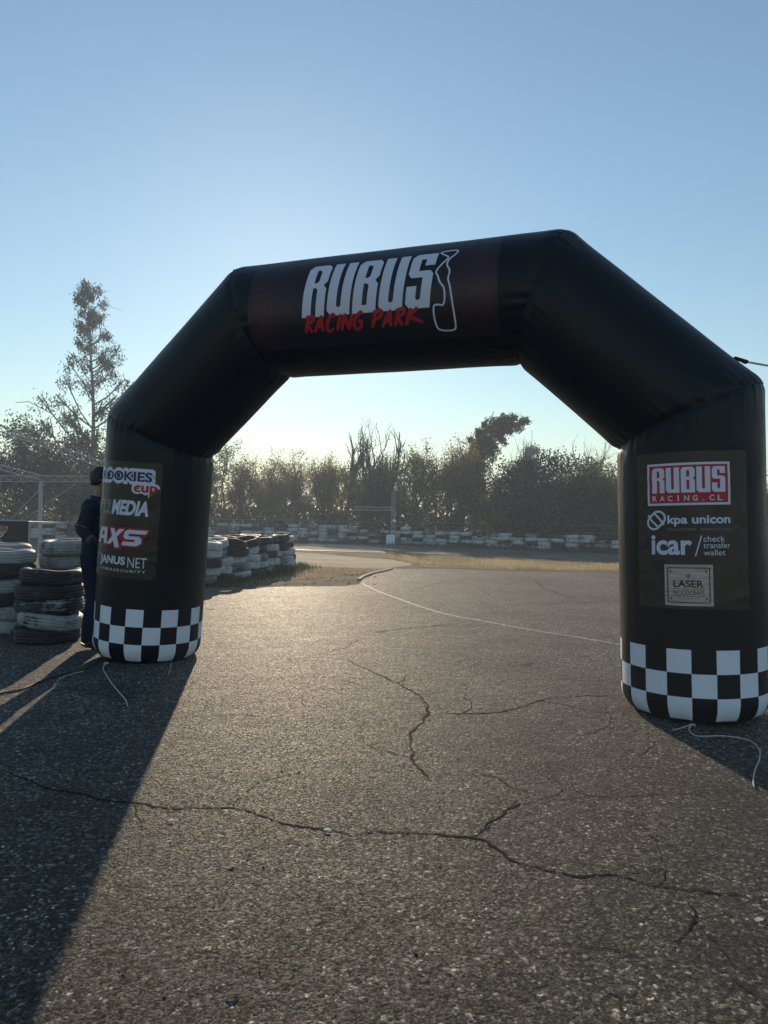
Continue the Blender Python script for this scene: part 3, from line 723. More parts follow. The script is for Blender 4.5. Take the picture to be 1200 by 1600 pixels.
rope('cable', [gz(-20, 1086), gz(30, 1078), gz(60, 1066), gz(95, 1054), (gz(120, 1050)), gz(140, 1042), gz(156, 1030)], .0065, M['cable'],
     'black cable lying on the ground between the tyre stacks and the arch', 'cable')
rope('tether_rope', [gz(84, 1071), gz(95, 1060), gz(112, 1053), gz(130, 1049)], .004, M['rope'], 'frayed cord end lying beside the black cable on the ground', 'rope', 'loose tether ropes')
gpole = Vector((11.6, 8.0, 0))
rope('guy_rope', [sp + Vector((.06, 0, -.004)), (sp * .5 + Vector((11.6, 8, 2.05)) * .5) + Vector((0, 0, -.05)), Vector((11.6, 8, 2.05))], .007, M['rope'], 'taut guy rope running right from the strap on the nearer shoulder of the arch', 'rope')
mb = MB(); mb.tube([gpole, gpole + Vector((0, 0, 2.2))], .04, 10); tag(mb.build('steel_post', M['steel']), 'steel post holding the taut guy rope beyond the right edge', 'post')

# ------------------------------------------------------------------ tyres
def tyre_mesh(name, ro, ri, w, n=44, seed=0, tread=True):
    h = w / 2
    prof = [(ri, -h * .62), (ri + .015, -h * .80), (ro * .76, -h), (ro * .87, -h * .96), (ro * .945, -h * .80), (ro * .985, -h * .58)]
    if tread:
        for z in (-.42, -.02, .38):
            prof += [(ro, h * (z - .10)), (ro * .978, h * (z - .05)), (ro * .978, h * (z + .05)), (ro, h * (z + .10))]
    prof += [(ro * .985, h * .58), (ro * .945, h * .80), (ro * .87, h * .96), (ro * .76, h), (ri + .015, h * .80), (ri, h * .62), (ri + .03, h * .45), (ro * .88, h * .5), (ro * .92, 0), (ro * .88, -h * .5), (ri + .03, -h * .45)]
    V = []; Fc = []; m = len(prof)
    for i in range(n):
        a = 2 * math.pi * i / n
        for j, (r, z) in enumerate(prof):
            q = 1.0
            if tread and r > ro * .955 and i % 2 == 0: q = .985
            zz = z + .006 * math.sin(2 * a + seed) + .004 * math.sin(5 * a); q *= 1 + .014 * math.sin(3 * a + 1) + .010 * math.sin(2 * a)
            V.append((r * q * math.cos(a), r * q * math.sin(a), zz))
    for i in range(n):
        for j in range(m): Fc.append((i * m + j, ((i + 1) % n) * m + j, ((i + 1) % n) * m + (j + 1) % m, i * m + (j + 1) % m))
    me = bpy.data.meshes.new(name); me.from_pydata(V, [], Fc); me.update(); me.shade_smooth()
    return me
TY = {}
for key, mat in (('white', 't_white'), ('part', 't_part'), ('black', 't_black'), ('grey', 't_grey')):
    for sz, (ro, ri, w, n) in dict(near=(.33, .19, .160, 64), big=(.36, .215, .175, 64), mid=(.30, .18, .168, 40), far=(.31, .18, .170, 20)).items():
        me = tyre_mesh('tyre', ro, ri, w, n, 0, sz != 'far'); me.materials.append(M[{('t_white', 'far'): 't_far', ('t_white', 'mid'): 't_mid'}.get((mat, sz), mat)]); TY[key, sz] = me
def tyre(key, sz, loc, label, group, tx=0, ty=0, rz=0, scale=1):
    o = bpy.data.objects.new('tyre', TY[key, sz]); COL.objects.link(o); o.location = loc; o.rotation_euler = (tx, ty, rz); o.scale = (scale, scale, 1)
    return tag(o, label, 'tyre', group)
WORD = dict(white='worn white painted', part='black tyre with flaking white paint', black='bare black rubber', grey='dull grey')
LAY = ['lowest', 'second', 'third', 'fourth', 'fifth', 'sixth', 'seventh', 'eighth']
def stack(x, y, keys, sz, w, where, group, rng, tilt=.045, top=None, jit=.05):
    z = w / 2 + .004
    for i, kx in enumerate(keys):
        n = 'topmost' if i == len(keys) - 1 else LAY[i] + ' from ground'
        desc = {'white': 'white painted tyre', 'part': 'black tyre with flaking white paint', 'black': 'bare black tyre', 'grey': 'grey tyre'}[kx]
        tx, ty = rng.uniform(-tilt, tilt), rng.uniform(-tilt, tilt)
        if top and i in top: tx, ty = top[i]
        tyre(kx, sz, (x + rng.uniform(-jit, jit), y + rng.uniform(-jit, jit), z), '%s, %s, %s' % (desc, n, where), group, tx, ty, rng.uniform(0, 6.28), rng.uniform(.93, 1.05))
        z += w
rng = random.Random(4)
NG = 'tyres stacked by the left edge'
stack(-3.47, 7.43, ['black', 'white', 'part', 'black', 'black'], 'near', .148, 'front stack left of the person', NG, rng, .03, {1: (0, -.11), 2: (.02, -.04), 3: (.0, .02)}, .05)
stack(-4.17, 7.88, ['white', 'white', 'part', 'white', 'part', 'white'], 'near', .152, 'stack cut by the left edge', NG, rng)
stack(-3.74, 8.45, ['black', 'white', 'black', 'part', 'white', 'white'], 'big', .168, 'wide rear stack beside the person', NG, rng, .03)
stack(-4.62, 8.72, ['white', 'black', 'white', 'black', 'white', 'white'], 'near', .158, 'stack under the dark banner', NG, rng)
stack(-4.05, 9.35, ['black', 'white', 'black', 'white', 'black', 'black'], 'near', .165, 'hindmost stack by the banner', NG, rng)
# pile behind the farther leg
rng = random.Random(11)
MG = 'tyres in the pile beyond the farther leg'
pp = [(-3.75, 12.9), (-3.32, 13.35), (-3.28, 14.0), (-3.05, 14.55), (-3.0, 15.2), (-2.85, 15.85), (-2.75, 16.45), (-2.62, 17.05), (-2.55, 17.7), (-2.55, 18.35)]
ordn = ['first', 'second', 'third', 'fourth', 'fifth', 'sixth', 'seventh', 'eighth', 'ninth', 'tenth']
for i, (x, y) in enumerate(pp):
    kz = []
    for j in range(5): kz.append(rng.choice(['white', 'white', 'white', 'white', 'grey', 'black'] if j < 3 else ['white', 'black', 'white', 'part', 'black']))
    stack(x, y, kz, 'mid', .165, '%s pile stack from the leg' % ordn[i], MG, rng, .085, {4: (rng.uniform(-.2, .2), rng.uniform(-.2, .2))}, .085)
for i, (x, y) in enumerate([(-4.0, 14.2), (-3.75, 15.0), (-3.6, 15.9), (-3.45, 16.8), (-3.3, 17.7)]):
    stack(x, y, [rng.choice(['white', 'black', 'part']) for _ in range(5)], 'mid', .168, '%s stack behind the pile' % ordn[i], MG, rng, .05)
# long wall of tyres along the far side of the track
rng = random.Random(21)
FG = 'tyres in the long wall along the far track'
WP = [gp(-330, 842), gp(0, 840), gp(330, 843), gp(480, 845), gp(610, 850), gp(780, 856), gp(965, 863), gp(1300, 876)]
def along(P, step):
    out = []; acc = 0
    for a, b in zip(P, P[1:]):
        L = (b - a).length
        while acc < L: out.append(a.lerp(b, acc / L)); acc += step
        acc -= L
    return out
nst = 0
def vis(p):
    v = Vector(p) - EYEV; x = 600 + FPX * v.x / v.y
    return (-10 < x < 150) or (318 < x < 985)
spots = [p for p in along(WP, .605) if vis(p)]
ORD = 'first second third fourth fifth sixth seventh eighth ninth tenth eleventh twelfth thirteenth fourteenth fifteenth sixteenth seventeenth eighteenth nineteenth twentieth'.split() + ['twenty-' + w for w in 'first second third fourth fifth sixth seventh eighth ninth'.split()] + ['thirtieth']
_pxs = [600 + FPX * (p - EYEV).x / (p - EYEV).y for p in spots]
_L = [x for x in _pxs if x < 200]; _M = [x for x in _pxs if 200 < x < 610]; _Rr = [x for x in _pxs if x >= 610]
def where_(x):
    if x < 200: return '%s far wall stack from the left edge' % ORD[_L.index(x)]
    if x < 610: return '%s far wall stack left of white block' % ORD[len(_M) - 1 - _M.index(x)]
    return '%s far wall stack right of white block' % ORD[_Rr.index(x)]
for p in spots:
    v = p - EYEV; px = 600 + FPX * v.x / v.y
    nl = 5 if px < 640 else 4
    if rng.random() < .12: nl += 1
    z = .085
    for j in range(nl):
        kx = rng.choice(['white', 'white', 'white', 'white', 'part', 'grey', 'black'] if px > 600 else ['white', 'white', 'white', 'part', 'black', 'grey'])
        desc = {'white': 'white painted tyre', 'part': 'patchy white and black tyre', 'black': 'black tyre', 'grey': 'grey tyre'}[kx]
        lay = 'topmost' if j == nl - 1 else LAY[j] + ' from ground'
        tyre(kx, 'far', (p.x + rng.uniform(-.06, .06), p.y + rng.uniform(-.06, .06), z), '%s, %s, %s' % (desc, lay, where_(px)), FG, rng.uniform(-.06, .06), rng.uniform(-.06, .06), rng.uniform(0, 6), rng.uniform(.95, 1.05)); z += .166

# ------------------------------------------------------------------ trees
def leaves(P, rng, size, droop=0.0, aspect=.55):
    n = len(P); P = np.array(P, float).reshape(-1, 3)
    a = rng.normal(size=(n, 3)); a[:, 2] -= droop; a /= np.linalg.norm(a, axis=1)[:, None]
    b = rng.normal(size=(n, 3)); b -= (b * a).sum(1)[:, None] * a; b /= np.linalg.norm(b, axis=1)[:, None]
    s = size * rng.uniform(.55, 1.35, (n, 1)); l = a * s; w = b * s * aspect * .5
    V = np.stack([P, P + l * .5 + w, P + l, P + l * .5 - w], 1).reshape(-1, 3)
    return V
def leaf_obj(name, V, mat, parent):
    n = len(V) // 4; me = bpy.data.meshes.new(name)
    me.vertices.add(len(V)); me.vertices.foreach_set('co', np.asarray(V, np.float32).ravel())
    me.loops.add(len(V)); me.loops.foreach_set('vertex_index', np.arange(len(V), dtype=np.int32))
    me.polygons.add(n); me.polygons.foreach_set('loop_start', np.arange(0, len(V), 4, dtype=np.int32)); me.polygons.foreach_set('loop_total', np.full(n, 4, np.int32))
    me.update(calc_edges=True); me.validate()
    return link(name, me, mat, parent)
LEAF = dict(
    green=mat_leaf('green_leaves', [(.065, .075, .024), (.12, .125, .034), (.20, .18, .042)], .6),
    olive=mat_leaf('olive_leaves', [(.10, .095, .03), (.185, .16, .042), (.30, .24, .05)], .6),
    gold=mat_leaf('golden_leaves', [(.22, .17, .035), (.38, .29, .05), (.50, .37, .06)], .6),
    rust=mat_leaf('rusty_leaves', [(.15, .105, .03), (.27, .18, .042), (.36, .23, .05)], .6),
    dark=mat_leaf('dark_leaves', [(.022, .030, .014), (.036, .046, .018), (.055, .062, .022)], .35),
    euc=mat_leaf('gum_leaves', [(.032, .042, .024), (.05, .062, .034), (.075, .085, .045)], .4))
def grow(rn, p, d, L, r, lvl, segs, tips, up, spread, bend=.22):
    """one branch and, recursively, its children; tips collects the outer twigs"""
    P = [p]; dd = d.copy(); n = 4 if lvl > 1 else 3
    for k in range(n):
        dd = (dd + Vector((rn.gauss(0, bend), rn.gauss(0, bend), rn.gauss(up * .18, bend * .7)))).normalized(); P.append(P[-1] + dd * (L / n))
    segs.append((P, r, lvl))
    if lvl <= 2: tips.append((P, lvl))
    if lvl <= 0: return
    kids = rn.choice((3, 3, 4)) if lvl > 1 else rn.choice((2, 3))
    for c in range(kids):
        t = rn.uniform(.40, 1.0) if c else 1.0; x = t * n; k = min(int(x), n - 1); o = P[k].lerp(P[k + 1], x - k)
        base = (P[k + 1] - P[k]).normalized()
        ax = Vector((rn.gauss(0, 1), rn.gauss(0, 1), rn.gauss(0, .6))); ax = (ax - base * ax.dot(base)).normalized()
        an = rn.uniform(.35, 1.0) * spread * (1 if c else .45)
        grow(rn, o, (base * math.cos(an) + ax * math.sin(an)).normalized(), L * rn.uniform(.55, .82), r * rn.uniform(.52, .68), lvl - 1, segs, tips, up, spread, bend)
def tree(name, loc, H, W, leafkey, label, cat='tree', group=None, seed=1, lean=(0, 0), mode='split', levels=4, stems=3, per=14, size=.11, clump=.16, droop=.1, up=.6, spread=.85, bark='bark', bare=0.0, first=.2, nl=16, tr=None, shape='cone', fill=0, deep=1):
    rg = np.random.default_rng(seed); rn = random.Random(seed)
    root = empty(name, loc); tag(root, label, cat, group)
    segs, tips = [], []; tr = tr or .012 * H + .02
    f = lambda p: p
    if mode == 'split':
        for k in range(stems):
            a = 6.28 * k / stems + rn.uniform(-.6, .6); q = .28 * (stems > 1)
            grow(rn, Vector((math.cos(a) * .12, math.sin(a) * .12, 0)) * (stems > 1), Vector((math.cos(a) * q, math.sin(a) * q, 1)).normalized(), H * rn.uniform(.30, .46), tr * rn.uniform(.75, 1.1), levels, segs, tips, up, spread)
        mz = max(p.z for P, r, l in segs for p in P)
        xs = sorted(abs(p.x) for P, l in tips for p in P); mx = xs[int(len(xs) * .95)]
        sz, sx = H / mz, W / max(mx, .1)
        f = lambda p: Vector((p.x * sx + lean[0] * p.z * sz / H, p.y * sx, p.z * sz))
    elif mode == 'leader':
        N = 12; trunk = lambda t: Vector((lean[0] * t ** 1.4 + .015 * H * math.sin(t * 6 + seed), lean[1] * t + .012 * H * math.cos(t * 5 + seed), H * t * .97))
        segs.append(([trunk(i / N) for i in range(N + 1)], tr, 9))
        for i in range(nl):
            q = (i + rn.random() * .8) / nl; t = first + (1 - first) * q
            rr = W * ((1.25 - 1.05 * q) if shape == 'cone' else (.45 + .55 * q)) * rn.uniform(.55, 1.15)
            az = i * 2.4 + rn.uniform(-.5, .5); d = Vector((math.cos(az), math.sin(az), up + rn.uniform(-.2, .5) + .6 * q)).normalized()
            grow(rn, trunk(min(t, .995)), d, rr * .62, tr * (1 - .9 * t) * .5 + .012, levels, segs, tips, up * .6, spread)
        f = lambda p: p
    lumps = []
    if mode == 'tiers':                  # a leader with tiered leafy lumps, each carried by its own limb
        segs, tips = [], []; N = 14
        trunk = lambda t: Vector((lean[0] * t ** 1.3 + .012 * H * math.sin(t * 6 + seed), lean[1] * t + .010 * H * math.cos(t * 5 + seed), H * t * .985))
        segs.append(([trunk(i / N) for i in range(N + 1)], tr, 9))
        for i in range(nl):
            q = (i + rn.random()) / nl; t = first + (1 - first) * q
            rr = W * ((1 - .90 * q ** .85) if shape == 'cone' else (.55 + .25 * q)) * rn.uniform(.2, 1.15)
            az = rn.uniform(0, 6.28); t0 = max(.12, t - rr * up / H); o = trunk(t0); c = trunk(t) + Vector((math.cos(az) * rr, math.sin(az) * rr, 0))
            if shape == 'cone':
                if noise.noise(Vector((math.cos(az) * 1.4, math.sin(az) * 1.4, q * 6 + seed))) < -.18: continue
            else:
                ex = max(0, t - .66) * rn.uniform(0, 4.6); c.x += ex; c.z -= .45 * ex * (t - .5) + .12 * rr
            m_ = o.lerp(c, .5) + Vector((0, 0, -.10 * rr)); r0 = tr * (1 - .85 * t) * .42 + .010
            segs.append(([o, m_, c, c + (c - m_).normalized() * clump * .8], r0, 2)); lumps.append((c, clump * rn.uniform(.65, 1.3) * (1 - .45 * q)))
            for k in range(3):
                e = c + Vector((rn.gauss(0, 1), rn.gauss(0, 1), rn.gauss(.2, .7))) * clump; segs.append(([m_.lerp(c, .6), c.lerp(e, .5), e], r0 * .5, 1))
        f = lambda p: p
    wood = MB()
    for P, r, l in segs:
        k = len(P) - 1
        if l == 9: wood.tube(P, [r * (1 - .9 * i / k) for i in range(k + 1)], 8)
        elif l > 0 or bare > 0 or rn.random() < .5: wood.tube([f(p) for p in P], [max(.0035, r * (1 - .38 * i / k)) for i in range(k + 1)], 6 if l > 2 else 4 if l > 1 else 3, False)
    wood.build('trunk', M[bark], root, True)
    tot = []
    for P, l in tips:
        if rn.random() < bare or l > deep: continue
        Q = np.array([f(p) for p in P]); n = max(1, int(per * (1 if l == 0 else .5) * rn.uniform(.4, 1.6)))
        t = rg.uniform(.15, 1.0, n) * (len(Q) - 1); k = np.minimum(t.astype(int), len(Q) - 2); fr = (t - k)[:, None]
        pts = Q[k] * (1 - fr) + Q[k + 1] * fr + rg.normal(size=(n, 3)) * clump * np.array([1, 1, .8]); pts[:, 2] -= droop * clump * 1.5
        tot.append(pts[pts[:, 2] > .05])
    for c, sg in lumps:
        for k in range(4):               # every lump is a few drooping sprays
            o_ = np.array(c) + rg.normal(size=3) * sg * np.array([.75, .75, .55]); n = max(2, int(per * .25 * rn.uniform(.5, 1.6)))
            tot.append(o_ + rg.normal(size=(n, 3)) * sg * np.array([.45, .45, .42 + .3 * droop]) - np.array([0, 0, droop * sg * .4]))
    for c in range(fill):                # leafy lumps through a rounded crown
        th = rn.uniform(0, 6.28); cz = rn.uniform(-.85, 1); q = rn.uniform(.55, 1.0) ** .5; rr_ = math.sqrt(max(0, 1 - cz * cz)) * q
        lump = 1 + .16 * noise.noise(Vector((math.cos(th) * 1.7, math.sin(th) * 1.7, cz * 2 + seed)))
        C_ = np.array([W * .96 * rr_ * math.cos(th) * lump, W * .96 * rr_ * math.sin(th) * lump, H * (.47 + (.47 if fill > 100 else .36) * cz * lump * (.6 + .4 * q))])
        pts = C_ + rg.normal(size=(int(per * rn.uniform(.5, 1.4)), 3)) * clump * rn.uniform(.7, 1.5); tot.append(pts[pts[:, 2] > .05])
    if tot:
        V = leaves(np.concatenate(tot), rg, size, droop * 2, .55 if droop < .5 else .34)
        leaf_obj('crown', V, LEAF[leafkey], root)
    return root
def wall_d(px):
    xs = [-330, 0, 330, 480, 610, 780, 965, 1300]
    ds = [p.y for p in WP]
    return float(np.interp(px, xs, ds))
def ptree(name, px, top, hw, key, label, dd=2.5, **kw):
    d = wall_d(px) + dd; b = at(px, 806, d); H = at(px, top, d).z; Wm = hw / FPX * d
    return tree(name, (b.x, b.y, 0), H, Wm, key, label, **kw)
TG = 'trees beyond the far tyre wall'
# left
ptree('gum_tree', 138, 440, 128, 'euc', 'tall thin gum tree with tiered open crown rising above the left truss', 3, seed=5, mode='tiers', first=.18, nl=125, per=135, size=.17, clump=.40, droop=.7, up=.9, bark='palebark', group=TG, tr=.17)
ptree('dense_tree', 48, 655, 62, 'dark', 'dense dark tree left of the tall gum, behind the slanting truss', 4, seed=6, per=30, size=.16, clump=.30, group=TG)
ptree('dense_tree', 2, 705, 46, 'dark', 'small dense dark tree at the left edge behind the horizontal truss', 3, seed=7, per=24, size=.15, clump=.28, group=TG)
ptree('dense_tree', 98, 676, 60, 'dark', 'dense dark tree below the gum, behind the white post', 2, seed=8, per=24, size=.15, clump=.28, group=TG)
ptree('dense_tree', 152, 700, 44, 'dark', 'dark tree filling the gap between the gum trunk and the arch leg', 2.5, seed=9, per=20, size=.14, clump=.24, group=TG)
ptree('dense_tree', 225, 700, 52, 'green', 'green tree hidden behind the farther leg of the arch', 3, seed=10, per=14, size=.14, clump=.22, group=TG)
ptree('dense_tree', 290, 705, 50, 'olive', 'olive tree just left of the farther leg, mostly hidden', 3, seed=12, per=14, size=.14, clump=.22, group=TG)
mid = [ # px, top, half width, key, label, extra
 (342, 684, 44, 'green', 'green tree touching the right edge of the farther leg', dict(per=18)),
 (376, 690, 34, 'olive', 'thin olive tree with twiggy top right of the farther leg', dict(per=9, bare=.2)),
 (402, 714, 38, 'rust', 'rusty orange tree with thin crown near the farther leg', dict(per=13)),
 (432, 708, 38, 'gold', 'low golden brown tree between rusty and olive trees', dict(per=11, bare=.1)),
 (466, 706, 42, 'olive', 'wide olive tree in the middle of the left tree row', dict(per=14)),
 (500, 690, 36, 'rust', 'brown leaved tree left of the tall bare trees', dict(per=10, bare=.2)),
 (525, 716, 34, 'gold', 'yellow leaved tree at the foot of the bare trees', dict(per=14)),
 (570, 712, 36, 'green', 'green tree standing directly behind the bare trees', dict(per=13)),
 (612, 686, 36, 'green', 'green tree with open crown right of the bare trees', dict(per=12)),
 (648, 690, 36, 'olive', 'olive tree with thin upright twigs mid row', dict(per=10, bare=.2)),
 (680, 684, 36, 'green', 'slim green tree with bare tips left of the leaning tree', dict(per=11, bare=.15)),
 (708, 702, 32, 'rust', 'reddish brown tree at the base of the leaning tree', dict(per=14, bare=.1)),
 (744, 716, 32, 'gold', 'bright yellow green tree right below the leaning tree', dict(per=20)),
 (784, 742, 26, 'gold', 'pale golden tree left of the big dark round tree', dict(per=9, bare=.3)),
 (940, 714, 40, 'green', 'small green tree between the round tree and the nearer leg', dict(per=12)),
 (985, 706, 44, 'olive', 'olive tree half hidden behind the nearer leg', dict(per=12)),
 (1060, 700, 50, 'green', 'green tree hidden behind the nearer leg', dict(per=12)),
 (1150, 705, 50, 'olive', 'olive tree hidden far behind the nearer sponsor panel', dict(per=12)),
]
for i, (px, top, hw, key, lab, kw) in enumerate(mid):
    top += (2, 14, -8, 10, -14, 6, -4)[i % 7]; kw['per'] = int(kw['per'] * 1.7); k = dict(size=.10, clump=.15, deep=2, fill=(20, 34, 12, 40)[i % 4], seed=40 + i, levels=4, stems=3 + i % 2, up=.7, group=TG); k.update(kw)
    ptree('row_tree', px, top, hw, key, lab, 3.0 + (i * 1.7) % 3.6, **k)
for i, (px, top, hw, lab) in enumerate([(536, 662, 46, 'bare tree with a crooked leaning top, leftmost of the bare trees'), (563, 650, 40, 'tallest bare tree standing straight in the tree row'), (584, 662, 44, 'bare forked tree right of the tallest bare tree')]):
    ptree('bare_tree', px, top, hw, 'green', lab, 3 + i, seed=70 + i, levels=4, stems=1 + (i == 2), per=5, size=.09, clump=.12, bare=.85, up=.45, spread=1.0, group=TG, tr=.17, lean=(-.5 if i == 0 else .1, 0))
# leaning tree: trunk runs up to the right
d = wall_d(735) + 5
b0 = at(716, 806, d); tp = at(790, 640, d)
tree('leaning_tree', (b0.x, b0.y, 0), tp.z, .98, 'green', 'tall dense tree leaning to the right above the tree row', 'tree', TG, 83, ((tp.x - b0.x) * .72, 0), 'tiers', per=150, size=.125, clump=.25, droop=.3, up=1.2, first=.36, nl=125, tr=.15, shape='flag')
ptree('round_tree', 858, 702, 84, 'dark', 'big dark round tree in front of the row, left of the nearer leg', 2.0, seed=90, per=34, size=.12, clump=.17, stems=4, group=TG, up=.3, spread=1.0, fill=420)
ptree('round_tree', 922, 735, 58, 'green', 'dark green bushy tree merging with the big round tree', 2.6, seed=91, per=26, size=.12, clump=.17, stems=4, group=TG, up=.3, spread=1.0, fill=200)
ptree('round_tree', 800, 768, 50, 'olive', 'low rounded olive bush left of the big round tree', 2.0, seed=92, per=18, size=.11, clump=.16, stems=4, group=TG, up=.3, spread=1.0, fill=160)
for i, (px, top, hw, lab) in enumerate([(884, 674, 50, 'bare twiggy tree rising behind the big round tree'), (832, 672, 34, 'bent bare tree behind the left shoulder of the round tree'), (920, 684, 44, 'pale bare twigs behind the round tree beside the nearer leg')]):
    ptree('bare_tree', px, top, hw, 'green', lab, 6 + i, seed=95 + i, levels=4, stems=3, per=3, size=.09, clump=.12, bare=.9, up=.6, group=TG, tr=.09, bark='palebark')
# tall hazy tree farther off
tb = at(822, 806, 70); tree('distant_tree', (tb.x, tb.y, 0), at(822, 695, 70).z, 2.2, 'dark', 'distant hazy pointed tree behind the round tree', 'tree', TG, 101, (.4, 0), 'leader', 2, 1, 26, .22, .25, .2, .5, .8, 'bark', 0, .1, 18)
# undergrowth band behind the wall and a farther wood
def mass(name, pts, hfun, key, depth, n, size, seed, mat=None, zlo=0.0):
    rg = np.random.default_rng(seed); P = []
    L = [(b - a).length for a, b in zip(pts, pts[1:])]; tot = sum(L)
    for a, b, l in zip(pts, pts[1:], L):
        k = int(n * l / tot); t = rg.uniform(0, 1, k); dz = rg.uniform(0, 1, k) ** .8; dy = rg.uniform(0, depth, k)
        for i in range(k):
            p = a.lerp(b, t[i]); h = hfun(p.x)
            P.append((p.x + rg.normal(0, .15), p.y + dy[i], zlo + dz[i] * h))
    V = leaves(np.array(P), rg, size, .1, .6)
    return tag(leaf_obj(name, V, LEAF[key], None), kind='stuff')
hz = lambda s, a, b: (lambda x: a + b * noise.noise(Vector((x * .55, s, 0))) + .35 * b * noise.noise(Vector((x * 2.1, s, 4))))
off = [p + Vector((0, 1.0, 0)) for p in WP]
mass('undergrowth', off, hz(1, 1.7, .9), 'green', 1.6, 34000, .15, 3)
mass('undergrowth', [p + Vector((0, 1.8, 0)) for p in WP], hz(7, 2.0, 1.1), 'olive', 2.4, 15000, .14, 5)
far = [Vector((-60, 72, 0)), Vector((-20, 66, 0)), Vector((10, 62, 0)), Vector((60, 66, 0))]
mass('far_woods', far, hz(3, 3.2, 1.4), 'green', 6, 20000, .42, 8)

# grass on the verges and by the pile
def blades(name, n, sampler, h, mat, seed):
    rg = random.Random(seed); V = []; Fc = []
    for i in range(n):
        x, y = sampler(rg); a = rg.uniform(0, 6.28); hh = h * rg.uniform(.4, 1.3); w = .006 + .05 * h * rg.random(); c, s = math.cos(a) * w, math.sin(a) * w
        lx, ly = rg.uniform(-.5, .5) * hh, rg.uniform(-.5, .5) * hh; o = len(V)
        V += [(x - c, y - s, 0), (x + c, y + s, 0), (x + lx, y + ly, hh)]; Fc.append((o, o + 1, o + 2))
    return tag(pyobj(name, V, Fc, mat), kind='stuff')
def near_pile(rg):
    while True:
        i = rg.randrange(len(pp) - 1); t = rg.random(); a, b = pp[i], pp[i + 1]
        x = a[0] + (b[0] - a[0]) * t + abs(rg.gauss(.25, .25)); y = a[1] + (b[1] - a[1]) * t + rg.gauss(0, .3)
        if y > 12.9: return x, y
blades('grass', 5200, near_pile, .13, M['blade'], 3)
def on_px(x0, x1, f0, f1):
    def s(rg):
        x = rg.uniform(x0, x1); y = rg.uniform(f0(x), f1(x)); p = gp(x, y); return p.x, p.y
    return s
I = lambda xs, ys: (lambda x: float(np.interp(x, xs, ys)))
blades('dry_grass', 26000, on_px(600, 1200, I([600, 800, 965, 1200], [867, 877, 883, 894]), I([600, 660, 800, 965, 1200], [872, 884, 890, 893, 898])), .085, M['straw'], 5)
blades('dry_grass', 3500, on_px(330, 600, I([330, 600], [880, 889]), I([330, 600], [919, 894])), .05, M['straw'], 6)
blades('verge_grass', 6000, on_px(320, 1000, I([320, 600, 965], [844, 850, 863]), I([320, 600, 965], [847, 852, 867])), .16, M['blade'], 7)

# ------------------------------------------------------------------ truss canopy frame, banner, far gantry, fence
def truss(mb, a, b, w, bays, r=.016, r2=.010):
    a, b = Vector(a), Vector(b); t = (b - a).normalized(); s = t.cross(Vector((0, 0, 1))).normalized() * w / 2; u = s.cross(t).normalized() * w / 2
    cs = [s + u, -s + u, -s - u, s - u]
    for c in cs: mb.tube([a + c, b + c], r, 6)
    for f in range(4):
        c0, c1 = cs[f], cs[(f + 1) % 4]
        for i in range(bays):
            p, q = a.lerp(b, i / bays), a.lerp(b, (i + 1) / bays)
            x, y = (c0, c1) if i % 2 == 0 else (c1, c0); mb.tube([p + x, q + y], r2, 4, False)
D0 = 21.0
pb = at(63, 800, D0)
tf = empty('truss_canopy_frame', (pb.x, pb.y, 0)); tag(tf, 'white steel truss canopy frame with a slim post, left of the arch', 'truss frame')
def child(mb, name, mat, root):
    o = mb.build(name, mat, None); o.parent = root; o.matrix_parent_inverse = Matrix.Translation(-Vector(root.location)); return o
zt = at(63, 748, D0).z
for x in (63, 250):
    q = at(x, 800, D0); mb = MB(); mb.tube([(q.x, q.y, 0), (q.x, q.y, zt - .09)], .055, 12); mb.box((q.x, q.y, .01), (.3, .3, .02)); child(mb, 'post', M['steel'], tf)
mb = MB(); truss(mb, at(-120, 747.5, D0), at(262, 748.5, D0), .17, 44, .012, .008); child(mb, 'eaves_truss', M['steel'], tf)
mb = MB(); truss(mb, at(-130, 624, 17.5), at(215, 745, D0 - .2), .15, 34, .011, .007); child(mb, 'rafter_truss', M['steel'], tf)
mb = MB(); truss(mb, at(-130, 697, 18.5), at(63, 746, D0 - .2), .14, 22, .011, .007); child(mb, 'rafter_truss', M['steel'], tf)
for a, b in (((71, 755, D0), (14, 814, 19)), ((119, 755, D0), (28, 818, 18.5))):
    mb = MB(); mb.tube([at(*a), at(*b), (at(*b).x - 1.2, at(*b).y - .4, 0)], .011, 5); child(mb, 'brace_cable', M['galv'], tf)
# banner barrier
bl_, br_ = at(-90, 800, 12.0), at(46, 800, 12.0)
bz = at(46, 814, 12).z
bf = empty('banner_barrier', (br_.x, br_.y, 0)); tag(bf, 'dark banner in a white tube frame behind the tyre stacks at the left edge', 'banner')
mb = MB(); mb.box(((bl_.x + br_.x) / 2, 12, bz / 2 + .05), (br_.x - bl_.x - .03, .012, bz - .12)); child(mb, 'sheet', M['sheet'], bf)
mb = MB(); mb.tube([(bl_.x, 12, 0), (bl_.x, 12, bz), (br_.x, 12, bz), (br_.x, 12, 0)], .016, 8); mb.tube([(bl_.x, 12, .12), (br_.x, 12, .12)], .014, 8); child(mb, 'frame', M['steel'], bf)
TR2 = [(0, 0), (.30, .04), (.34, .14), (.10, .22), (.16, .34), (.02, .42), (.08, .5), (.30, .5), (.36, 1.0), (.1, 1.02), (.06, .72), (-.06, .6), (0, .4), (-.1, .3), (.05, .15)]
q0 = at(7, 832, 11.99)
bmq = loop_ribbon(chaikin([(q0.x - .20 + a * .55, q0.z - b * .40) for a, b in TR2], 2), .022)
me = bpy.data.meshes.new('circuit_outline')
for v in bmq.verts: v.co = Vector((v.co.x, 11.985, v.co.y))
bmq.to_mesh(me); bmq.free(); o = link('circuit_outline', me, M['white'], None); o.parent = bf; o.matrix_parent_inverse = Matrix.Translation(-Vector(bf.location))
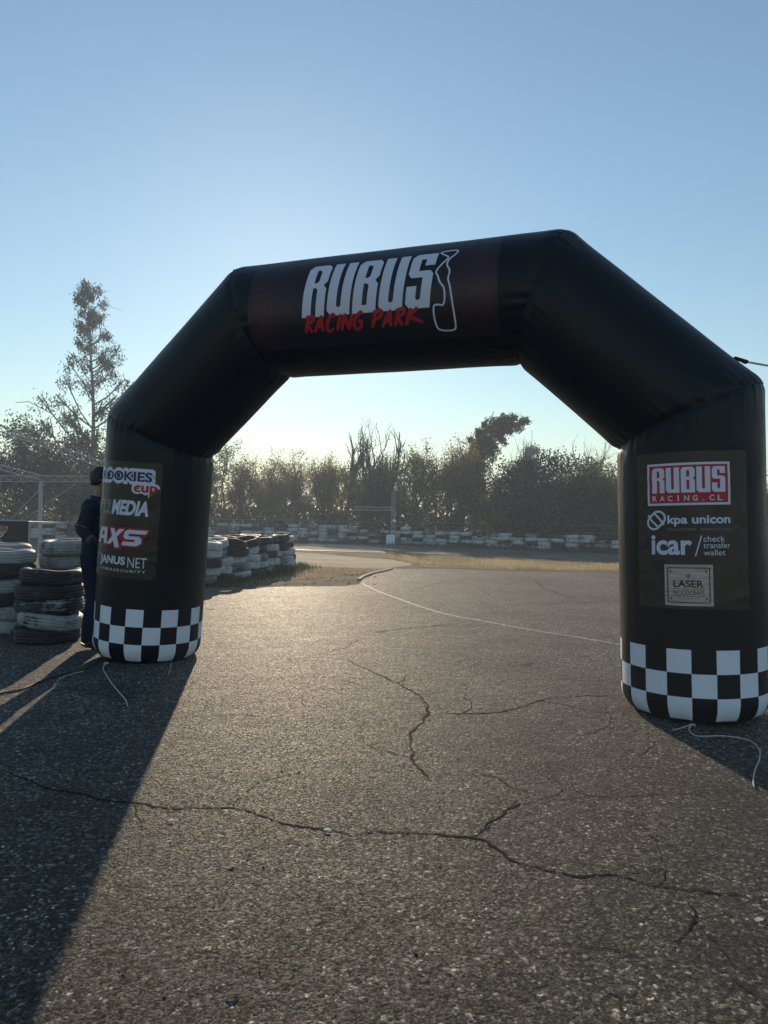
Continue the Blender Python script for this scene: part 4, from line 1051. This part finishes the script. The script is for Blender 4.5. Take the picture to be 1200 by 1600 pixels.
# far start gantry
dg_ = wall_d(612) - .6
gb = at(614, 848, dg_); gt = at(614, 768, dg_)
gr = empty('start_gantry', (gb.x, gb.y, 0)); tag(gr, 'thin steel mast with a double horizontal arm in front of the far trees', 'gantry')
mb = MB()
for dx in (-.07, .07): mb.tube([(gb.x + dx, gb.y, 0), (gb.x + dx, gb.y, gt.z)], .016, 6)
for i in range(12): z = .2 + i * (gt.z - .3) / 12; mb.tube([(gb.x - .07, gb.y, z), (gb.x + .07, gb.y, z + (gt.z - .3) / 12)], .010, 4)
child(mb, 'mast', M['steel'], gr)
mb = MB(); a1, a2 = at(553, 792, dg_), at(553, 796.5, dg_)
for q in (a1, a2): mb.tube([q, (gb.x, gb.y, q.z)], .020, 6)
for i in range(8): x = a1.x + (gb.x - a1.x) * (i + .5) / 8; mb.tube([(x, gb.y, a1.z), (x, gb.y, a2.z)], .008, 4)
child(mb, 'arm', M['steel'], gr)
wb = at(610, 848, dg_ - .5); 
wbk = MB(); wbk.box((0, 0, .22), (.40, .35, .44)); wbk.box((0, 0, .455), (.34, .30, .03)); wbk.box((0, 0, .02), (.44, .39, .04))
o = wbk.build('concrete_block', M['white2']); o.location = (wb.x, wb.y, 0); tag(o, 'white block standing against the far tyre wall below the thin mast', 'block')
# wire fence along the wall
ff = empty('wire_fence', (0, 0, 0)); tag(ff, 'thin wire fence on slim posts along the top of the far tyre wall', 'fence')
FP = [p + Vector((0, .55, 0)) for p in WP]
for z in (1.05, .75):
    mb = MB(); mb.tube([p + Vector((0, 0, z)) for p in FP], .008, 4); mb.build('wire', M['galv'], ff)
for p in along(FP, 3.4): mb = MB(); mb.tube([p, p + Vector((0, 0, 1.15))], .022, 6); mb.build('post', M['bark'], ff)
# cord line on the left
rope('cord', [at(44, 815, 11.9), at(100, 816.5, 13), at(185, 816, 14)], .009, M['galv'], 'horizontal cord stretched from the banner frame towards the arch leg', 'cord')

# ------------------------------------------------------------------ people
def skin_mesh(name, verts, edges, rad, root=0, levels=2):
    me = bpy.data.meshes.new(name); me.from_pydata([tuple(v) for v in verts], edges, [])
    ob = bpy.data.objects.new('tmp', me); COL.objects.link(ob)
    sk = ob.modifiers.new('s', 'SKIN'); sk.use_smooth_shade = True
    ld = me.skin_vertices[0].data
    for i, r in enumerate(rad): ld[i].radius = r if isinstance(r, tuple) else (r, r)
    for d_ in ld: d_.use_root = False
    ld[root].use_root = True
    sb = ob.modifiers.new('d', 'SUBSURF'); sb.levels = levels; sb.render_levels = levels
    dg = bpy.context.evaluated_depsgraph_get(); dg.update()
    out = bpy.data.meshes.new_from_object(ob.evaluated_get(dg)); out.name = name
    bpy.data.objects.remove(ob); bpy.data.meshes.remove(me)
    out.materials.clear(); out.shade_smooth()
    return out
class Skel:
    def __init__(s): s.v = []; s.e = []; s.r = []
    def add(s, p, r, parent=None):
        s.v.append(Vector(p)); s.r.append(r)
        if parent is not None: s.e.append((parent, len(s.v) - 1))
        return len(s.v) - 1
    def chain(s, pts, start):
        i = start
        for p, r in pts: i = s.add(p, r, i)
        return i
    def mesh(s, name, root=0): return skin_mesh(name, s.v, s.e, s.r, root)
def hand(sk, w, wr, dirv, palmn, side, g=1.0):
    # dirv: along the hand, palmn: towards the palm, side: towards the thumb
    d, n, t = dirv.normalized(), palmn.normalized(), side.normalized()
    p0 = sk.v[w]
    c = sk.add(p0 + d * .045, (.028 * g, .016 * g), w)
    k = sk.add(p0 + d * .075, (.030 * g, .014 * g), c)
    for off_, L in ((.030, .068), (.010, .076), (-.011, .070), (-.031, .055)):
        b = sk.add(p0 + d * .098 + t * off_, .0095 * g, k)
        q1 = p0 + d * (.098 + L * .48) + t * off_ * 1.12 + n * .012; q2 = p0 + d * (.098 + L * .78) + t * off_ * 1.15 + n * .033; q3 = p0 + d * (.098 + L * .88) + t * off_ * 1.15 + n * .052
        sk.chain([(q1, .0088 * g), (q2, .0082 * g), (q3, .0070 * g)], b)
    b = sk.add(p0 + d * .040 + t * .030 + n * .006, .0125 * g, c)
    sk.chain([(p0 + d * .072 + t * .052 + n * .022, .0105 * g), (p0 + d * .098 + t * .060 + n * .036, .0085 * g)], b)
def person(loc, rz, label, hairmat, legs, armR, armL, glove=True, hs=1.0, lean=.05):
    # local frame: faces +X, right side is -Y
    root = empty('person', loc, rz); tag(root, label, 'person')
    lx = lambda z: lean * max(0, z - .9)
    J = lambda x, y, z: Vector((x + lx(z), y, z))
    tor = [(J(-.02, 0, .96), (.145, .105)), (J(-.03, 0, 1.10), (.135, .10)), (J(-.03, 0, 1.26), (.155, .115)), (J(-.03, 0, 1.39), (.150, .108)), (J(-.02, 0, 1.475), (.085, .075))]
    def swap(r): return (r[1], r[0])
    def build(kind, g):
        sk = Skel()
        ids = [sk.add(tor[0][0], tuple(v * g for v in swap(tor[0][1])))]
        for p, r in tor[1:]: ids.append(sk.add(p, tuple(v * g for v in swap(r)), ids[-1]))
        return sk, ids
    # continuous body
    sk, ids = build('body', .74)
    nk = sk.chain([(J(-.005, 0, 1.52), .052), (J(.012, 0, 1.575), .055)], ids[4])
    h1 = sk.add(J(.030, 0, 1.635), (.078, .074), nk); h2 = sk.add(J(.028, 0, 1.70), (.090, .078), h1); sk.add(J(.022, 0, 1.755), (.074, .066), h2)
    ns = sk.add(J(.098, 0, 1.672), .020, h1); sk.add(J(.118, 0, 1.655), .013, ns)
    for s in (-1, 1): sk.add(J(.020, s * .092, 1.672), .014, h1)
    ends = []
    for arm, s in ((armR, -1), (armL, 1)):
        sh = sk.add(J(-.03, s * .155, 1.405), .045, ids[3]); el = sk.add(arm[0], .036, sh); fm = sk.add((arm[0] + arm[1]) / 2, .034, el); wr = sk.add(arm[1], .028, fm)
        hand(sk, wr, None, arm[2], arm[3], arm[4]); ends.append((sh, el, wr))
    for lg, s in zip(legs, (-1, 1)):
        hp = sk.add(J(-.02, s * .09, .88), .065, ids[0]); kn = sk.add(lg[0], .046, hp); cf = sk.add(lg[0].lerp(lg[1], .3) + Vector((-.02, 0, 0)), .044, kn); an = sk.add(lg[1], .038, cf)
        sk.add(lg[1] + Vector((.10, 0, -.055)), .034, an)
    body = link('body', sk.mesh('body'), M['skin'], root, True)
    # face
    mb = MB()
    for s in (-1, 1):
        c = J(.086, s * .030, 1.692); e = MB(); e.tube([c + Vector((-.012, 0, 0)), c + Vector((-.004, 0, 0)), c + Vector((.004, 0, 0))], [.010, .009, .004], 10); e.build('eye', M['dark'], root, True)
    e = MB(); e.tube([J(.078, -.022, 1.622), J(.088, 0, 1.620), J(.078, .022, 1.622)], [.003, .006, .003], 6); e.build('mouth', M['red'], root, True)
    # hair: cap grown round the skull
    bm = bmesh.new(); bmesh.ops.create_uvsphere(bm, u_segments=28, v_segments=20, radius=1)
    for v in bm.verts:
        d_ = v.co.copy(); k_ = 1 + .07 * noise.noise(d_ * 5) + .07 * noise.noise(d_ * 15)
        v.co = J(.004, 0, 1.690) + Vector((d_.x * .115 * k_, d_.y * .094 * k_, d_.z * (.112 if d_.z > 0 else .135) * k_))
    cut = [v for v in bm.verts if (v.co.z < 1.60 + max(0, v.co.x - lx(1.6)) * .9) or (v.co.x - lx(1.68) > .045 and v.co.z < 1.735)]
    bmesh.ops.delete(bm, geom=cut, context='VERTS'); bmesh.ops.solidify(bm, geom=bm.faces[:], thickness=.012)
    hm_ = bpy.data.meshes.new('hair'); bm.to_mesh(hm_); bm.free(); link('hair', hm_, hairmat, root, True)
    # jacket
    sk, ids = build('jacket', 1.12)
    hm = sk.add(J(-.02, 0, .90), (.118, .158), ids[0]); hm2 = sk.add(J(-.02, 0, .85), (.120, .160), hm)
    sk.add(J(-.012, 0, 1.515), .070, ids[4])
    for arm, s in ((armR, -1), (armL, 1)):
        sh = sk.add(J(-.03, s * .172, 1.405), .080, ids[3]); m1 = sk.add(J(-.03, s * .185, 1.40).lerp(arm[0], .5), .066, sh); el = sk.add(arm[0], .060, m1); fm = sk.add(arm[0].lerp(arm[1], .55), .054, el); sk.add(arm[0].lerp(arm[1], .90), .042, fm)
    j = link('jacket', sk.mesh('jacket', hm2), M['jacket'], root, True)
    for arm, s in ((armR, -1), (armL, 1)):
        c = MB(); d_ = (arm[1] - arm[0]); c.tube([arm[0] + d_ * .80, arm[0] + d_ * .88, arm[0] + d_ * 1.0], [.047, .048, .037], 14, False); c.build('cuff', M['cuff'], j, True)
        u = MB(); ed = (arm[0] - J(-.03, s * .185, 1.40)); q = arm[0] - ed * .16; u.tube([q, q + ed * .05], [.0655, .0655], 16, False); u.build('sleeve_stripe', M['leafdry'], j, True)
    # trousers
    sk = Skel(); w0 = sk.add(J(-.02, 0, 1.02), (.098, .135)); w1 = sk.add(J(-.02, 0, .92), (.105, .145), w0)
    for lg, s in zip(legs, (-1, 1)):
        hp = sk.add(J(-.02, s * .092, .84), .094, w1); m1 = sk.add(J(-.02, s * .092, .84).lerp(lg[0], .55), .084, hp); kn = sk.add(lg[0], .070, m1); m2 = sk.add(lg[0].lerp(lg[1], .5) + Vector((-.015, 0, 0)), .066, kn); m3 = sk.add(lg[1] + Vector((-.005, 0, .03)), .060, m2); sk.add(lg[1] + Vector((-.005, 0, -.03)), .060, m3)
    link('trousers', sk.mesh('trousers'), M['trousers'], root, True)
    if glove:
        for arm, s in ((armR, -1), (armL, 1)):
            sk = Skel(); w = sk.add(arm[0].lerp(arm[1], .93), .034); w2 = sk.add(arm[1], .031, w); hand(sk, w2, None, arm[2], arm[3], arm[4], 1.22)
            link('glove', sk.mesh('glove'), M['glove'], root, True)
    for lg, s in zip(legs, (-1, 1)):
        sk = Skel(); a = sk.add(lg[1] + Vector((-.005, 0, .01)), .050); hl = sk.add((lg[1].x - .045, lg[1].y, .042), .042, a); 
        b = sk.add((lg[1].x + .05, lg[1].y, .048), (.044, .046), a); c = sk.add((lg[1].x + .13, lg[1].y, .036), (.045, .034), b); sk.add((lg[1].x + .185, lg[1].y, .030), (.034, .026), c)
        link('shoe', sk.mesh('shoe'), M['shoe'], root, True)
    return root
Vv = lambda *a: Vector(a)
person((-2.86, 7.05, 0), R(6), 'person in dark navy jacket, blue trousers and black gloves leaning on the arch leg', M['hair'],
       [(Vv(.02, -.10, .49), Vv(-.03, -.10, .085)), (Vv(.05, .10, .49), Vv(.06, .11, .085))],
       (Vv(-.06, -.27, 1.165), Vv(.075, -.35, 1.075), Vv(.75, -.25, -.55), Vv(.5, .6, -.3), Vv(.35, -.3, .8)),
       (Vv(.10, .25, 1.16), Vv(.30, .20, 1.20), Vv(1, -.1, .2), Vv(0, -1, 0), Vv(0, 0, 1)), True, 1, .06)
person((-5.02, 9.0, 0), R(12), 'fair haired person cut off by the left edge, hand raised before the dark banner', M['fair'],
       [(Vv(.03, -.10, .49), Vv(-.01, -.10, .085)), (Vv(.03, .10, .49), Vv(.0, .10, .085))],
       (Vv(-.03, -.24, 1.14), Vv(.12, -.22, 1.10), Vv(1, .05, .15), Vv(0, .8, -.5), Vv(.2, .3, 1)),
       (Vv(-.02, .25, 1.14), Vv(.06, .25, .90), Vv(.1, 0, -1), Vv(1, 0, 0), Vv(0, -1, 0)), False, 1, .02)

# ------------------------------------------------------------------ small litter on the asphalt
rng = random.Random(9)
def leaf(px, py, s, mat, label, rz):
    P = gp(px, py, .008); n = 7; V = []; Fc = []
    for i in range(n):
        t = i / (n - 1); w = s * .32 * math.sin(math.pi * min(1, t * .97 + .02)) ** .8; z = s * .10 * math.sin(t * 3.0) + .003
        V += [Vector((t * s, -w, z + .12 * w)), Vector((t * s, 0, z)), Vector((t * s, w, z + .15 * w))]
        if i: b = 3 * i; Fc += [(b - 3, b, b + 1, b - 2), (b - 2, b + 1, b + 2, b - 1)]
    o = pyobj('dry_leaf', V, Fc, mat, None, True); o.location = P; o.rotation_euler = (0, 0, rz); return tag(o, label, 'leaf', 'dry leaves on the asphalt')
leaf(352, 1554, .04, M['bark'], 'dark curled leaf alone at the bottom of the asphalt, left of centre', .2)
leaf(262, 1283, .03, M['rope'], 'pale leaf lying just below the long crack, right of the shadow edge', .1)
leaf(355, 1354, .035, M['leafdry'], 'brown leaf below the long crack, between pale leaf and dark curled leaf', .9)
leaf(505, 1297, .04, M['rope'], 'pale sliver of straw lying on the long crack', -.3)
leaf(1180, 1440, .035, M['rope'], 'thin straw coloured leaf near the right edge of the asphalt', .3)
leaf(390, 1340, .025, M['bark'], 'small dark leaf close beside the brown leaf', 2.2)
V = []; Fc = []
def stone(V, Fc, p, r, rg):
    o = len(V); ph = [(0, 0, 1), (0, 0, -1)] + [(math.cos(a * 1.047 + rg.random() * .5), math.sin(a * 1.047 + rg.random() * .5), rg.uniform(-.2, .3)) for a in range(6)]
    for q in ph: u_ = Vector(q) * r * rg.uniform(.6, 1.2); u_.z *= .5; V.append(Vector(p) + u_ + Vector((0, 0, r * .15)))
    for a in range(6): b = (a + 1) % 6; Fc += [(o, o + 2 + a, o + 2 + b), (o + 1, o + 2 + b, o + 2 + a)]
for i in range(160):
    y = 1.75 * math.exp(rng.random() * 2.0); x = rng.uniform(-.75, .75) * y; stone(V, Fc, (x, y, .006), rng.choice([.002, .003, .003, .004]), rng)
for i in range(26): y = 1.85 * math.exp(rng.random() * 1.3); stone(V, Fc, (rng.uniform(-.55, .1) * y, y, .005), rng.choice([.004, .006, .008]), rng)
tag(pyobj('loose_grit', V, Fc, M['crack']), kind='stuff')
V = []; Fc = []
for i in range(160):
    p = gp(rng.uniform(440, 590), rng.uniform(886, 914)); stone(V, Fc, (p.x, p.y, .006), rng.choice([.008, .010, .012, .016, .026]), rng)
tag(pyobj('clods', V, Fc, M['soil']), kind='stuff')

# ------------------------------------------------------------------ haze
HZ = True
if HZ:
    mb = MB(); mb.box((0, 140, 6.6), (540, 380, 15.4))
    m = bpy.data.materials.new('haze'); m.use_nodes = True; n = m.node_tree.nodes; n.remove(n['Principled BSDF'])
    pv = n.new('ShaderNodeVolumePrincipled'); pv.inputs['Color'].default_value = (.68, .81, 1, 1); pv.inputs['Density'].default_value = .0030; pv.inputs['Anisotropy'].default_value = .3
    m.node_tree.links.new(pv.outputs[0], n['Material Output'].inputs['Volume'])
    tag(mb.build('haze', m), kind='stuff')
